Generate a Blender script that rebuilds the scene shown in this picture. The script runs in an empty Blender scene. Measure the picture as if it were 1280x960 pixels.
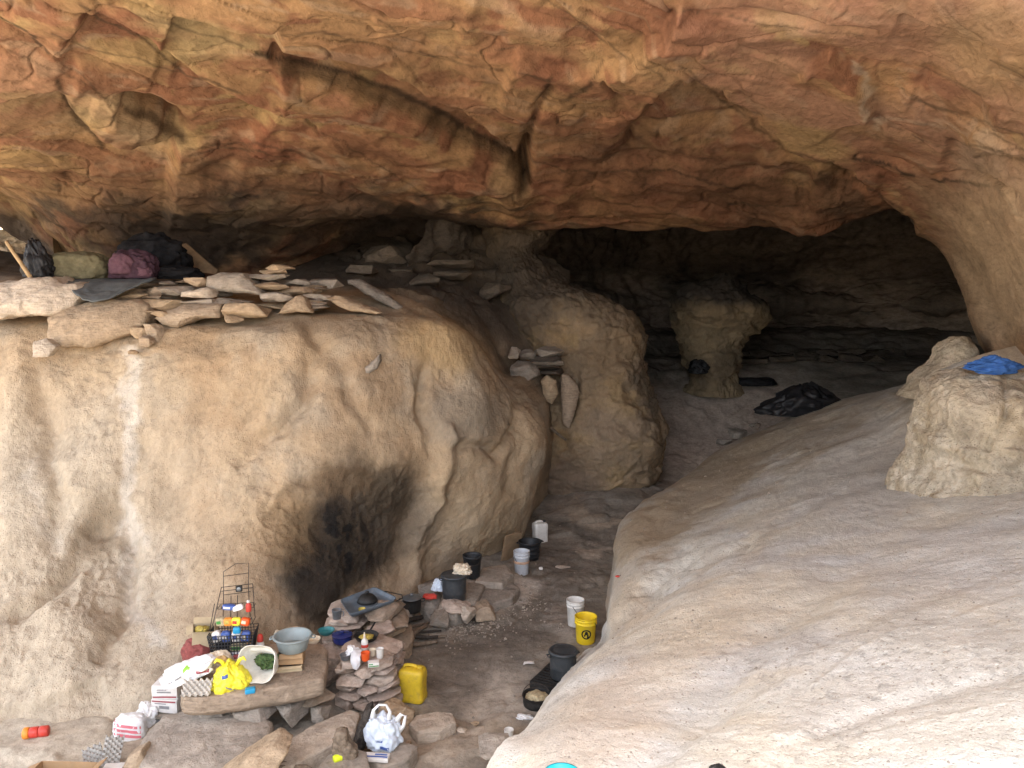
import bpy, bmesh, math, random
import numpy as np
from mathutils import Vector, Matrix, Euler
from mathutils.bvhtree import BVHTree

scene = bpy.context.scene
COL = scene.collection
PI = math.pi
R = math.radians
# ------------------------------------------------------------------ camera geometry (used to survey the place)
CAMZ, PITCH, F = 4.0, R(7.0), 1004.0
CP, SP = math.cos(PITCH), math.sin(PITCH)

def ray(u, v):
    a, b = (u - 640) / F, (v - 480) / F
    return np.array([a, CP - b * SP, -SP - b * CP])

def P(u, v, Y):                       # survey point: seen at (u, v), Y metres into the cave
    d = ray(u, v)
    d = d * (Y / d[1])
    return np.array([d[0], d[1], d[2] + CAMZ])

def G(u, v, z=0.0):                   # survey point on the level z
    d = ray(u, v)
    d = d * ((z - CAMZ) / d[2])
    return np.array([d[0], d[1], z])

def UV(V):
    x, y, z = V[..., 0], V[..., 1], V[..., 2] - CAMZ
    w = y * CP - z * SP
    w = np.where(w > .3, w, .3)
    return 640 + F * x / w, 480 - F * (y * SP + z * CP) / w

# ------------------------------------------------------------------ noise
_rs = np.random.RandomState(11)
_perm = np.tile(_rs.permutation(256), 3)
_gr = _rs.normal(size=(256, 3)); _gr /= np.linalg.norm(_gr, axis=1)[:, None]

def perlin(p):
    p = np.asarray(p, float)
    sh = p.shape[:-1]; p = p.reshape(-1, 3)
    i = np.floor(p).astype(int); f = p - i; i &= 255
    w = f * f * f * (f * (f * 6 - 15) + 10)
    out = np.zeros(len(p))
    for dx in (0, 1):
        for dy in (0, 1):
            for dz in (0, 1):
                h = _perm[_perm[_perm[(i[:, 0] + dx) & 255] + ((i[:, 1] + dy) & 255)] + ((i[:, 2] + dz) & 255)]
                g = _gr[h]
                d = (f[:, 0] - dx) * g[:, 0] + (f[:, 1] - dy) * g[:, 1] + (f[:, 2] - dz) * g[:, 2]
                ww = (w[:, 0] if dx else 1 - w[:, 0]) * (w[:, 1] if dy else 1 - w[:, 1]) * (w[:, 2] if dz else 1 - w[:, 2])
                out += d * ww
    return (out * 1.5).reshape(sh)

def fbm(p, octv=4, gain=.5):
    a, s, o = 1., 1., 0
    for k in range(octv):
        o = o + a * perlin(p * s + 17.3 * k); a *= gain; s *= 2.03
    return o

def ridged(p, octv=4, gain=.5):
    a, s, o = 1., 1., 0
    for k in range(octv):
        o = o + a * (1 - 2.2 * np.abs(perlin(p * s + 9.1 * k))); a *= gain; s *= 2.07
    return o

def worley(p):
    """nearest cell id (random 0..1, three values), distance to cell border, offset from the cell's seed"""
    sh = p.shape[:-1]; q = p.reshape(-1, 3)
    i = np.floor(q).astype(int)
    n = len(q)
    b1 = np.full(n, 9e9); b2 = np.full(n, 9e9); hid = np.zeros(n, int); off = np.zeros((n, 3))
    for dx in (-1, 0, 1):
        for dy in (-1, 0, 1):
            for dz in (-1, 0, 1):
                c = i + (dx, dy, dz)
                h = _perm[_perm[_perm[c[:, 0] & 255] + (c[:, 1] & 255)] + (c[:, 2] & 255)]
                s = c + .5 + .45 * np.clip(_gr[h] * 1.4, -1, 1)
                dl = q - s
                d = (dl * dl).sum(1)
                m = d < b1
                b2 = np.where(m, b1, np.minimum(b2, d))
                b1 = np.where(m, d, b1); hid = np.where(m, h, hid); off[m] = dl[m]
    rnd = np.stack([(_perm[hid] / 255.), (_perm[hid + 100] / 255.), (_perm[hid + 200] / 255.)], -1)
    return rnd.reshape(sh + (3,)), (np.sqrt(b2) - np.sqrt(b1)).reshape(sh), off.reshape(sh + (3,))

def facets(p, A=.15, T=.3, B=.25):
    """continuous broken faces: the upper envelope of one tilted, slightly bowed plate per cell"""
    sh = p.shape[:-1]; q = p.reshape(-1, 3)
    i = np.floor(q).astype(int); best = np.full(len(q), -9e9)
    for dx in (-1, 0, 1):
        for dy in (-1, 0, 1):
            for dz in (-1, 0, 1):
                c = i + (dx, dy, dz)
                h = _perm[_perm[_perm[c[:, 0] & 255] + (c[:, 1] & 255)] + (c[:, 2] & 255)]
                dl = q - (c + .5 + .45 * np.clip(_gr[h] * 1.4, -1, 1))
                g = _gr[(h + 57) & 255]
                best = np.maximum(best, A * (_perm[h] / 255. - .5) + T * (dl * g).sum(1) - B * (dl * dl).sum(1))
    return best.reshape(sh)

def sstep(a, b, x):
    t = np.clip((x - a) / (b - a), 0, 1)
    return t * t * (3 - 2 * t)

def lerp(a, b, t):
    t = np.asarray(t)[..., None]
    return np.asarray(a) * (1 - t) + np.asarray(b) * t

# ------------------------------------------------------------------ meshes
def crom(net, counts):
    net = np.asarray(net, float)
    n = len(net)
    ext = np.concatenate([[2 * net[0] - net[1]], net, [2 * net[-1] - net[-2]]])
    out = []
    for k in range(n - 1):
        p0, p1, p2, p3 = ext[k], ext[k + 1], ext[k + 2], ext[k + 3]
        m = counts[k] if not isinstance(counts, int) else counts
        for t in np.arange(m) / m:
            out.append(.5 * (2 * p1 + (p2 - p0) * t + (2 * p0 - 5 * p1 + 4 * p2 - p3) * t * t + (3 * p1 - p0 - 3 * p2 + p3) * t ** 3))
    out.append(net[-1])
    return np.array(out)

def loft(net, cr, cc):
    a = crom(net, cr)
    return crom(a.swapaxes(0, 1), cc).swapaxes(0, 1)

def gnorm(V, toward=None):
    dr = np.gradient(V, axis=0); dc = np.gradient(V, axis=1)
    N = np.cross(dr, dc)
    N /= np.linalg.norm(N, axis=-1, keepdims=True) + 1e-12
    if toward is not None:
        s = ((np.asarray(toward) - V) * N).sum(-1)
        if np.median(s) < 0: N = -N
    return N

def link(name, me, material=None, parent=None, loc=None):
    o = bpy.data.objects.new(name, me)
    COL.objects.link(o)
    if material is not None and not me.materials: me.materials.append(material)
    if parent is not None: o.parent = parent
    if loc is not None: o.location = [float(c) for c in loc]
    return o

def raw_mesh(name, V, faces, smooth=True, col=None):
    V = np.asarray(V, np.float32).reshape(-1, 3)
    me = bpy.data.meshes.new(name)
    if isinstance(faces, np.ndarray):
        k = faces.shape[1]; nf = len(faces)
        me.vertices.add(len(V)); me.vertices.foreach_set('co', V.ravel())
        me.loops.add(nf * k); me.loops.foreach_set('vertex_index', faces.astype(np.int32).ravel())
        me.polygons.add(nf); me.polygons.foreach_set('loop_start', np.arange(nf, dtype=np.int32) * k)
        me.update(calc_edges=True)
    else:
        me.from_pydata(V.tolist(), [], faces)
    me.polygons.foreach_set('use_smooth', [smooth] * len(me.polygons))
    if col is not None:
        c = np.ones((len(V), 4), np.float32); c[:, :3] = np.clip(np.asarray(col).reshape(-1, 3), 0, 1)
        at = me.attributes.new('Col', 'FLOAT_COLOR', 'POINT'); at.data.foreach_set('color', c.ravel())
    me.update()
    return me

def grid_faces(r, c, close_c=False):
    i = np.arange(r * c).reshape(r, c)
    if close_c: i = np.concatenate([i, i[:, :1]], 1)
    return np.stack([i[:-1, :-1], i[:-1, 1:], i[1:, 1:], i[1:, :-1]], -1).reshape(-1, 4)

def grid_mesh(name, V, col=None, close_c=False):
    return raw_mesh(name, V, grid_faces(V.shape[0], V.shape[1], close_c), True, col)

BVH = {}
def reg(name, V, step=2):
    W = V[::step, ::step]
    f = grid_faces(W.shape[0], W.shape[1])
    BVH[name] = BVHTree.FromPolygons(W.reshape(-1, 3).tolist(), f.tolist())

def hit(u, v, *names):                # where the line of sight meets the rock
    d = Vector(ray(u, v)).normalized(); best = None
    for n in names:
        h = BVH[n].ray_cast(Vector((0, 0, CAMZ)), d, 200)
        if h[0] is not None and (best is None or h[3] < best[1]): best = (np.array(h[0]), h[3])
    return best[0] if best else None

def down(x, y, z0, *names):
    best = None
    for n in names:
        h = BVH[n].ray_cast(Vector((x, y, z0)), Vector((0, 0, -1)), 50)
        if h[0] is not None and (best is None or h[0].z > best): best = h[0].z
    return best if best is not None else 0.0

# features on a rock surface: swellings, grooves and broken edges
def seg_dist(u, v, pl):
    best = np.full(u.shape, 1e9); side = np.zeros(u.shape); along = np.zeros(u.shape); acc = 0.
    tot = sum(math.dist(pl[i], pl[i + 1]) for i in range(len(pl) - 1))
    for (a, b) in zip(pl[:-1], pl[1:]):
        ax, ay = a; dx, dy = b[0] - ax, b[1] - ay
        L = math.hypot(dx, dy)
        t = np.clip(((u - ax) * dx + (v - ay) * dy) / L ** 2, 0, 1)
        ex, ey = u - ax - t * dx, v - ay - t * dy
        d = np.hypot(ex, ey)
        m = d < best
        s = np.sign(dx * ey - dy * ex)            # +1 : right of travel (below a left-to-right line)
        best = np.where(m, d, best); side = np.where(m, s, side); along = np.where(m, (acc + t * L) / tot, along)
        acc += L
    return best, side, along

def features(V, feats, warp=14., wscale=.9, seed=0):
    u, v = UV(V)
    wu = warp * fbm(V * wscale + 3.1 + seed, 4); wv = warp * fbm(V * wscale + 50.7 + seed, 4)
    u, v = u + wu, v + wv
    h = np.zeros(u.shape)
    for f in feats:
        if f[0] == 'g':
            _, cu, cv, ru, rv, ang, amp = f
            c, s = math.cos(R(ang)), math.sin(R(ang))
            x = ((u - cu) * c + (v - cv) * s) / ru; y = (-(u - cu) * s + (v - cv) * c) / rv
            h += amp * np.exp(-(x * x + y * y))
        elif f[0] == 'l':
            d, s, t = seg_dist(u, v, f[1])
            h += f[3] * np.exp(-(d / f[2]) ** 2) * (.55 + .45 * np.sin(PI * np.clip(t, 0, 1)))
        elif f[0] == 'b':
            d, s, t = seg_dist(u, v, f[1])
            h += f[3] * np.exp(-(d / (f[2] * (.35 + .75 * np.sin(PI * np.clip(t * .9 + .06, 0, 1))))) ** 6)
        elif f[0] == 's':
            d, s, t = seg_dist(u, v, f[1])
            edge = sstep(-4., 4., s * d)
            h += f[3] * edge * np.exp(-d / f[2]) * np.minimum(1, 6 * np.sin(PI * np.clip(t, .0, 1)) + .0)
    return h

def paint(col, V, spots, warp=16., wscale=1.2, seed=0):
    u, v = UV(V)
    u = u + warp * fbm(V * wscale + 13.1 + seed, 5, .6); v = v + warp * fbm(V * wscale + 70.7 + seed, 5, .6)
    for s in spots:
        if s[0] == 'g':
            _, cu, cv, ru, rv, ang, c, a = s
            k, q = math.cos(R(ang)), math.sin(R(ang))
            x = ((u - cu) * k + (v - cv) * q) / ru; y = (-(u - cu) * q + (v - cv) * k) / rv
            m = a * sstep(1.25, .45, np.sqrt(x * x + y * y))
        else:
            _, pl, w, c, a = s
            d, _, t = seg_dist(u, v, pl)
            m = a * sstep(1.3 * w, .2 * w, d)
        col = lerp(col, c, m)
    return col
# ------------------------------------------------------------------ materials
def nd(nt, t, x=0, y=0, **kw):
    n = nt.nodes.new(t); n.location = (x, y)
    for k, val in kw.items():
        if k in n.inputs: n.inputs[k].default_value = val
        else: setattr(n, k, val)
    return n

def new_mat(name):
    m = bpy.data.materials.new(name); m.use_nodes = True
    nt = m.node_tree
    return m, nt, nt.nodes['Principled BSDF']

def mixc(nt, a, b, fac, mode='MIX'):
    n = nt.nodes.new('ShaderNodeMix'); n.data_type = 'RGBA'; n.blend_type = mode
    for sock, val in ((n.inputs[0], fac), (n.inputs[6], a), (n.inputs[7], b)):
        if hasattr(val, 'links'): nt.links.new(val, sock)
        elif isinstance(val, (int, float)): sock.default_value = val
        else: sock.default_value = (*val, 1)
    return n.outputs[2]

def ramp(nt, src, stops):
    n = nt.nodes.new('ShaderNodeValToRGB')
    e = n.color_ramp.elements
    while len(e) < len(stops): e.new(.5)
    for k, (p, c) in enumerate(stops):
        e[k].position = p; e[k].color = (c, c, c, 1) if isinstance(c, (int, float)) else (*c, 1)
    nt.links.new(src, n.inputs[0])
    return n.outputs[0]

def noise(nt, vec, scale, detail=6, rough=.6, dist=0.):
    n = nd(nt, 'ShaderNodeTexNoise', Scale=scale, Detail=detail, Roughness=rough, Distortion=dist)
    nt.links.new(vec, n.inputs['Vector'])
    return n.outputs['Fac']

def mapping(nt, vec, scale=(1, 1, 1), rot=(0, 0, 0)):
    n = nd(nt, 'ShaderNodeMapping'); n.inputs['Scale'].default_value = scale; n.inputs['Rotation'].default_value = rot
    nt.links.new(vec, n.inputs['Vector'])
    return n.outputs[0]

def bump(nt, hts, bsdf):
    prev = None
    for h, st, dist in hts:
        b = nd(nt, 'ShaderNodeBump', Strength=st, Distance=dist)
        nt.links.new(h, b.inputs['Height'])
        if prev is not None: nt.links.new(prev, b.inputs['Normal'])
        prev = b.outputs[0]
    nt.links.new(prev, bsdf.inputs['Normal'])

def rock_mat(name, grain=1., bstr=.6, stretch=(1, 1, 1), rot=(0, 0, 0), speck=.5, pits=.5, coarse=1., con=.8):
    """sandstone: the colour of its beds comes with the mesh, grain, grit, flakes and pits from here"""
    m, nt, b = new_mat(name)
    tc = nd(nt, 'ShaderNodeTexCoord').outputs['Object']
    vec = mapping(nt, tc, stretch, rot)
    at = nd(nt, 'ShaderNodeAttribute', attribute_name='Col').outputs['Color']
    n1 = noise(nt, vec, 2.2 * grain, 8, .65, .6)
    n2 = noise(nt, vec, 11 * grain, 8, .7, .3)
    n3 = noise(nt, tc, 80 * grain, 8, .75)
    c = mixc(nt, at, ramp(nt, n1, [(.3, .62), (.5, 1.), (.72, 1.28)]), con, 'MULTIPLY')
    c = mixc(nt, c, ramp(nt, n2, [(.28, .6), (.5, 1.), (.75, 1.3)]), con, 'MULTIPLY')
    c = mixc(nt, c, ramp(nt, n3, [(.3, .65), (.5, 1.), (.7, 1.25)]), speck, 'MULTIPLY')
    nt.links.new(c, b.inputs['Base Color'])
    b.inputs['Roughness'].default_value = .93; b.inputs['Specular IOR Level'].default_value = .15
    v1 = nd(nt, 'ShaderNodeTexVoronoi', Scale=26 * grain, Randomness=1.); nt.links.new(vec, v1.inputs['Vector'])
    pit = ramp(nt, v1.outputs['Distance'], [(.0, 0.), (.35, 1.)])
    bump(nt, [(n1, .5 * bstr * coarse, .10), (n2, .9 * bstr, .035), (pit, pits * bstr, .012), (n3, .8 * bstr, .008)], b)
    return m

def mat(name, col, rough=.7, var=.22, scale=9., bmp=.25, bscale=40., metal=0., spec=.35, trans=0., dust=.25, dustcol=(.30, .25, .19), alpha=1.):
    m, nt, b = new_mat(name)
    tc = nd(nt, 'ShaderNodeTexCoord').outputs['Object']
    n1 = noise(nt, tc, scale, 5, .6, .4)
    n2 = noise(nt, tc, scale * 2.7, 6, .7)
    lo = tuple(max(0, c * (1 - var)) for c in col); hi = tuple(min(1, c * (1 + var)) for c in col)
    c = mixc(nt, lo, hi, ramp(nt, n1, [(.3, 0.), (.7, 1.)]))
    if dust: c = mixc(nt, c, dustcol, ramp(nt, n2, [(.5, 0.), (.75, dust)]))
    nt.links.new(c, b.inputs['Base Color'])
    b.inputs['Roughness'].default_value = rough; b.inputs['Metallic'].default_value = metal
    b.inputs['Specular IOR Level'].default_value = spec
    if trans: b.inputs['Transmission Weight'].default_value = trans; b.inputs['IOR'].default_value = 1.15
    if 'film' in name and 'black' not in name: b.inputs['Subsurface Weight'].default_value = .35; b.inputs['Subsurface Radius'].default_value = (.06, .06, .05); b.inputs['Subsurface Scale'].default_value = .5
    if alpha < 1: b.inputs['Alpha'].default_value = alpha
    if bmp:
        n3 = noise(nt, tc, bscale, 5, .6)
        bump(nt, [(n3, bmp, .01)], b)
    return m

def stone_mat(name, cols):
    """loose sandstone slabs: each takes its own tint"""
    m, nt, b = new_mat(name)
    tc = nd(nt, 'ShaderNodeTexCoord').outputs['Object']
    oi = nd(nt, 'ShaderNodeObjectInfo').outputs['Random']
    add = nd(nt, 'ShaderNodeVectorMath', operation='ADD'); nt.links.new(tc, add.inputs[0])
    ml = nd(nt, 'ShaderNodeMath', operation='MULTIPLY'); nt.links.new(oi, ml.inputs[0]); ml.inputs[1].default_value = 37.
    nt.links.new(ml.outputs[0], add.inputs[1])
    vec = add.outputs[0]
    tint = ramp(nt, oi, [(k / (len(cols) - 1), c) for k, c in enumerate(cols)])
    n1 = noise(nt, vec, 5, 7, .65, .5); n2 = noise(nt, vec, 24, 7, .7); n3 = noise(nt, vec, 90, 3, .7)
    st = noise(nt, mapping(nt, vec, (1, 1, 9)), 6, 5, .6)
    c = mixc(nt, tint, ramp(nt, n1, [(.3, .65), (.5, 1.), (.75, 1.3)]), .8, 'MULTIPLY')
    c = mixc(nt, c, ramp(nt, n2, [(.3, .7), (.5, 1.), (.7, 1.22)]), .7, 'MULTIPLY')
    c = mixc(nt, c, ramp(nt, st, [(.35, .72), (.55, 1.08)]), .6, 'MULTIPLY')
    nt.links.new(c, b.inputs['Base Color'])
    b.inputs['Roughness'].default_value = .93; b.inputs['Specular IOR Level'].default_value = .15
    bump(nt, [(n1, .6, .05), (st, .6, .016), (n2, 1., .018), (n3, .8, .005)], b)
    return m

M = {}
M['ceiling'] = rock_mat('sandstone_roof', 1.1, .7, (1, .55, 1.6), (0, 0, R(-38)), .45, .3)
M['outcrop'] = rock_mat('sandstone_outcrop', 1.3, .75, (1.25, 1, .8), (0, R(25), 0), .6, .8, .6, .5)
M['slope'] = rock_mat('sandstone_slope', 1.6, .55, (1, 1, 1), (0, 0, R(25)), .95, 1., .06, .34)
M['wall'] = rock_mat('sandstone_chamber', .8, .7, (1, 1, 2.2), (0, 0, 0), .4, .3)
M['floor'] = rock_mat('trodden_earth', 1.5, .45, (1, 1, 1), (0, 0, 0), .6, .3)
M['block'] = rock_mat('sandstone_block', 1.5, .9, (1, 1, 1), (0, 0, 0), .6, .9)
M['stone'] = stone_mat('loose_sandstone', [(.38, .28, .18), (.45, .335, .225), (.34, .265, .195), (.43, .31, .195), (.31, .24, .18)])
M['stone_pale'] = stone_mat('pale_sandstone', [(.49, .41, .33), (.53, .44, .35), (.45, .37, .29)])
M['stone_grey'] = stone_mat('grey_sandstone', [(.32, .275, .225), (.36, .305, .25), (.28, .24, .20)])
M['stone_pink'] = stone_mat('pinkish_sandstone', [(.44, .345, .28), (.48, .385, .31), (.39, .305, .25), (.46, .35, .275)])
M['stone_dark'] = stone_mat('dark_sandstone', [(.11, .088, .068), (.15, .118, .09), (.085, .068, .055)])  # darkest of the loose slab tints
M['ash'] = mat('ash_chips', (.27, .23, .185), .95, .4, 30)
M['yellow_plastic'] = mat('yellow_plastic', (.58, .40, .025), .5, .28, 7, .12, 25, dust=.7, dustcol=(.30, .20, .06))
M['yellow_bright'] = mat('bright_yellow_plastic', (.76, .53, .015), .48, .1, 8, .05, 25, dust=.35)
M['white_plastic'] = mat('white_plastic', (.62, .59, .54), .45, .08, 10, .08, 25, dust=.45)
M['bluewhite_plastic'] = mat('bluish_white_plastic', (.55, .57, .60), .45, .1, 10, .08, 25, dust=.4)
M['black_plastic'] = mat('black_plastic', (.018, .019, .021), .5, .3, 12, .15, 30, dust=.12)
M['drum'] = mat('charcoal_plastic', (.035, .038, .041), .5, .25, 9, .1, 25, dust=.14)
M['iron'] = mat('sooty_iron', (.014, .013, .012), .6, .4, 14, .35, 45, dust=.1)
M['steel'] = mat('grey_tin', (.20, .22, .24), .38, .25, 10, .1, 30, metal=.7, dust=.3)
M['tray'] = mat('blue_grey_enamel', (.10, .125, .15), .4, .3, 10, .1, 30, dust=.25)
M['basin'] = mat('grey_plastic_basin', (.235, .27, .265), .5, .12, 8, .06, 25, dust=.25)
M['card'] = mat('cardboard', (.34, .215, .115), .88, .16, 7, .2, 60, spec=.1, dust=.25)
M['card_dark'] = mat('worn_cardboard', (.22, .145, .085), .9, .25, 8, .2, 60, spec=.1)
M['card_pale'] = mat('pale_cardboard', (.42, .33, .21), .88, .15, 8, .2, 60, spec=.1, dust=.2)
M['egg'] = mat('moulded_pulp', (.45, .41, .36), .95, .14, 14, .4, 90, spec=.05, dust=.2)
M['egg_dark'] = mat('grey_moulded_pulp', (.36, .34, .31), .95, .16, 14, .4, 90, spec=.05, dust=.2)
M['bag_white'] = mat('white_film', (.72, .71, .70), .38, .08, 12, .35, 24, dust=.18)
M['bag_blue'] = mat('milky_blue_film', (.60, .66, .74), .35, .12, 12, .35, 24, dust=.15)
M['bag_yellow'] = mat('yellow_film', (.80, .70, .05), .35, .08, 12, .35, 24, dust=.06)
M['bag_clear'] = mat('cloudy_film', (.60, .50, .37), .3, .2, 12, .4, 24, spec=.5, dust=.1)
M['bag_black'] = mat('black_film', (.014, .014, .016), .5, .3, 12, .2, 24, spec=.3, dust=.0)
M['sack'] = mat('woven_sack', (.66, .63, .56), .75, .12, 10, .3, 120, dust=.3)
M['greens'] = mat('wilted_greens', (.05, .085, .025), .8, .6, 40, .6, 60, dust=0)
M['net_red'] = mat('red_net', (.235, .06, .052), .8, .35, 30, .8, 110, dust=.1)
M['purple'] = mat('purple_cloth', (.05, .026, .038), .9, .35, 12, .4, 60, spec=.1, dust=.1)
M['pinkish'] = mat('faded_pink_cloth', (.095, .048, .064), .9, .2, 12, .4, 60, spec=.1, dust=.1)
M['olive'] = mat('olive_blanket', (.13, .115, .07), .95, .3, 10, .5, 70, spec=.05, dust=.1)
M['dark_cloth'] = mat('dark_blanket', (.014, .014, .016), .95, .4, 8, .5, 60, spec=.05, dust=.05)
M['mat_grey'] = mat('grey_ground_sheet', (.085, .095, .10), .7, .22, 8, .2, 40, dust=.15)
M['blue_cloth'] = mat('blue_cloth', (.045, .125, .36), .9, .22, 14, .5, 60, spec=.1, dust=.1)
M['wood'] = mat('grey_wood', (.17, .13, .095), .9, .4, 22, .6, 70, spec=.08, dust=.2)
M['stick'] = mat('pale_stick', (.36, .25, .14), .85, .25, 18, .4, 60, spec=.1)
M['char'] = mat('charred_wood', (.05, .042, .036), .95, .5, 22, .6, 70, spec=.05, dust=.2)
M['wire'] = mat('rusty_wire', (.055, .042, .036), .7, .4, 30, .2, 60, metal=.3, dust=0)
M['basket'] = mat('black_crate', (.022, .022, .023), .6, .3, 20, .2, 50, dust=.15)
M['red'] = mat('red_plastic', (.50, .045, .03), .45, .18, 14, .05, 25, dust=.25)
M['orange'] = mat('orange_plastic', (.70, .24, .03), .45, .16, 14, .05, 25, dust=.25)
M['redorange'] = mat('red_orange_plastic', (.68, .09, .015), .45, .1, 10, .05, 25, dust=.06)
M['teal'] = mat('teal_enamel', (.03, .17, .18), .3, .2, 10, .05, 25, dust=.1)
M['navy'] = mat('navy_enamel', (.012, .022, .12), .22, .2, 10, .03, 25, spec=.6, dust=.06)
M['cyan'] = mat('cyan_plastic', (.01, .33, .42), .4, .1, 10, .05, 25, dust=.1)
M['blue'] = mat('blue_print', (.05, .10, .32), .5, .2, 14, .05, 25, dust=.25)
M['sky_plastic'] = mat('sky_blue_plastic', (.02, .26, .46), .4, .1, 10, .05, 25, dust=.08)
M['cream'] = mat('cream_enamel', (.62, .52, .38), .4, .1, 12, .05, 25, dust=.3)
M['food'] = mat('yellow_food', (.42, .32, .07), .7, .4, 40, .6, 80, dust=0)
M['food_pale'] = mat('pale_food', (.40, .33, .2), .8, .4, 40, .6, 80, dust=0)
M['green_print'] = mat('green_print', (.06, .22, .05), .5, .2, 10, .05, 25, dust=.05)
M['lime'] = mat('lime_plastic', (.55, .62, .02), .4, .1, 10, .05, 25, dust=.05)
M['pink_pack'] = mat('pink_print', (.62, .17, .20), .4, .15, 10, .1, 25, dust=.15)
M['white_card'] = mat('white_carton', (.66, .62, .58), .6, .06, 10, .1, 40, dust=.22)
M['maroon_print'] = mat('maroon_print', (.28, .06, .07), .6, .15, 10, .05, 40, dust=.1)
M['ink'] = mat('black_print', (.012, .011, .01), .6, .2, 10, 0, dust=0)
M['grey_print'] = mat('grey_print', (.22, .21, .21), .6, .2, 10, 0, dust=.1)
M['leaf_print'] = mat('leaf_green_print', (.22, .42, .04), .5, .15, 10, 0, dust=0)
M['bread'] = mat('bread', (.55, .36, .16), .9, .25, 20, .4, 60, spec=.1, dust=0)
# ------------------------------------------------------------------ the setting
def setkind(o, kind): o['kind'] = kind; return o
def label(o, text, cat, group=None, kind=None):
    o['label'] = text; o['category'] = cat
    if group: o['group'] = group
    if kind: o['kind'] = kind
    return o

TAN = (.41, .30, .192); GREYTAN = (.37, .295, .212); PALE = (.47, .40, .31); UMBER = (.16, .105, .065); SOOT = (.014, .012, .011)
OCHRE = (.42, .275, .115); RED = (.29, .115, .060); ORANGE = (.38, .185, .085); PINK = (.36, .20, .135); DKRED = (.20, .075, .043)

def blur(H, n):
    for _ in range(n):
        for ax in (0, 1):
            a = np.roll(H, 1, ax); b = np.roll(H, -1, ax)
            if ax == 0: a[0] = H[0]; b[-1] = H[-1]
            else: a[:, 0] = H[:, 0]; b[:, -1] = H[:, -1]
            H = .25 * a + .5 * H + .25 * b
    return H

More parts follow.
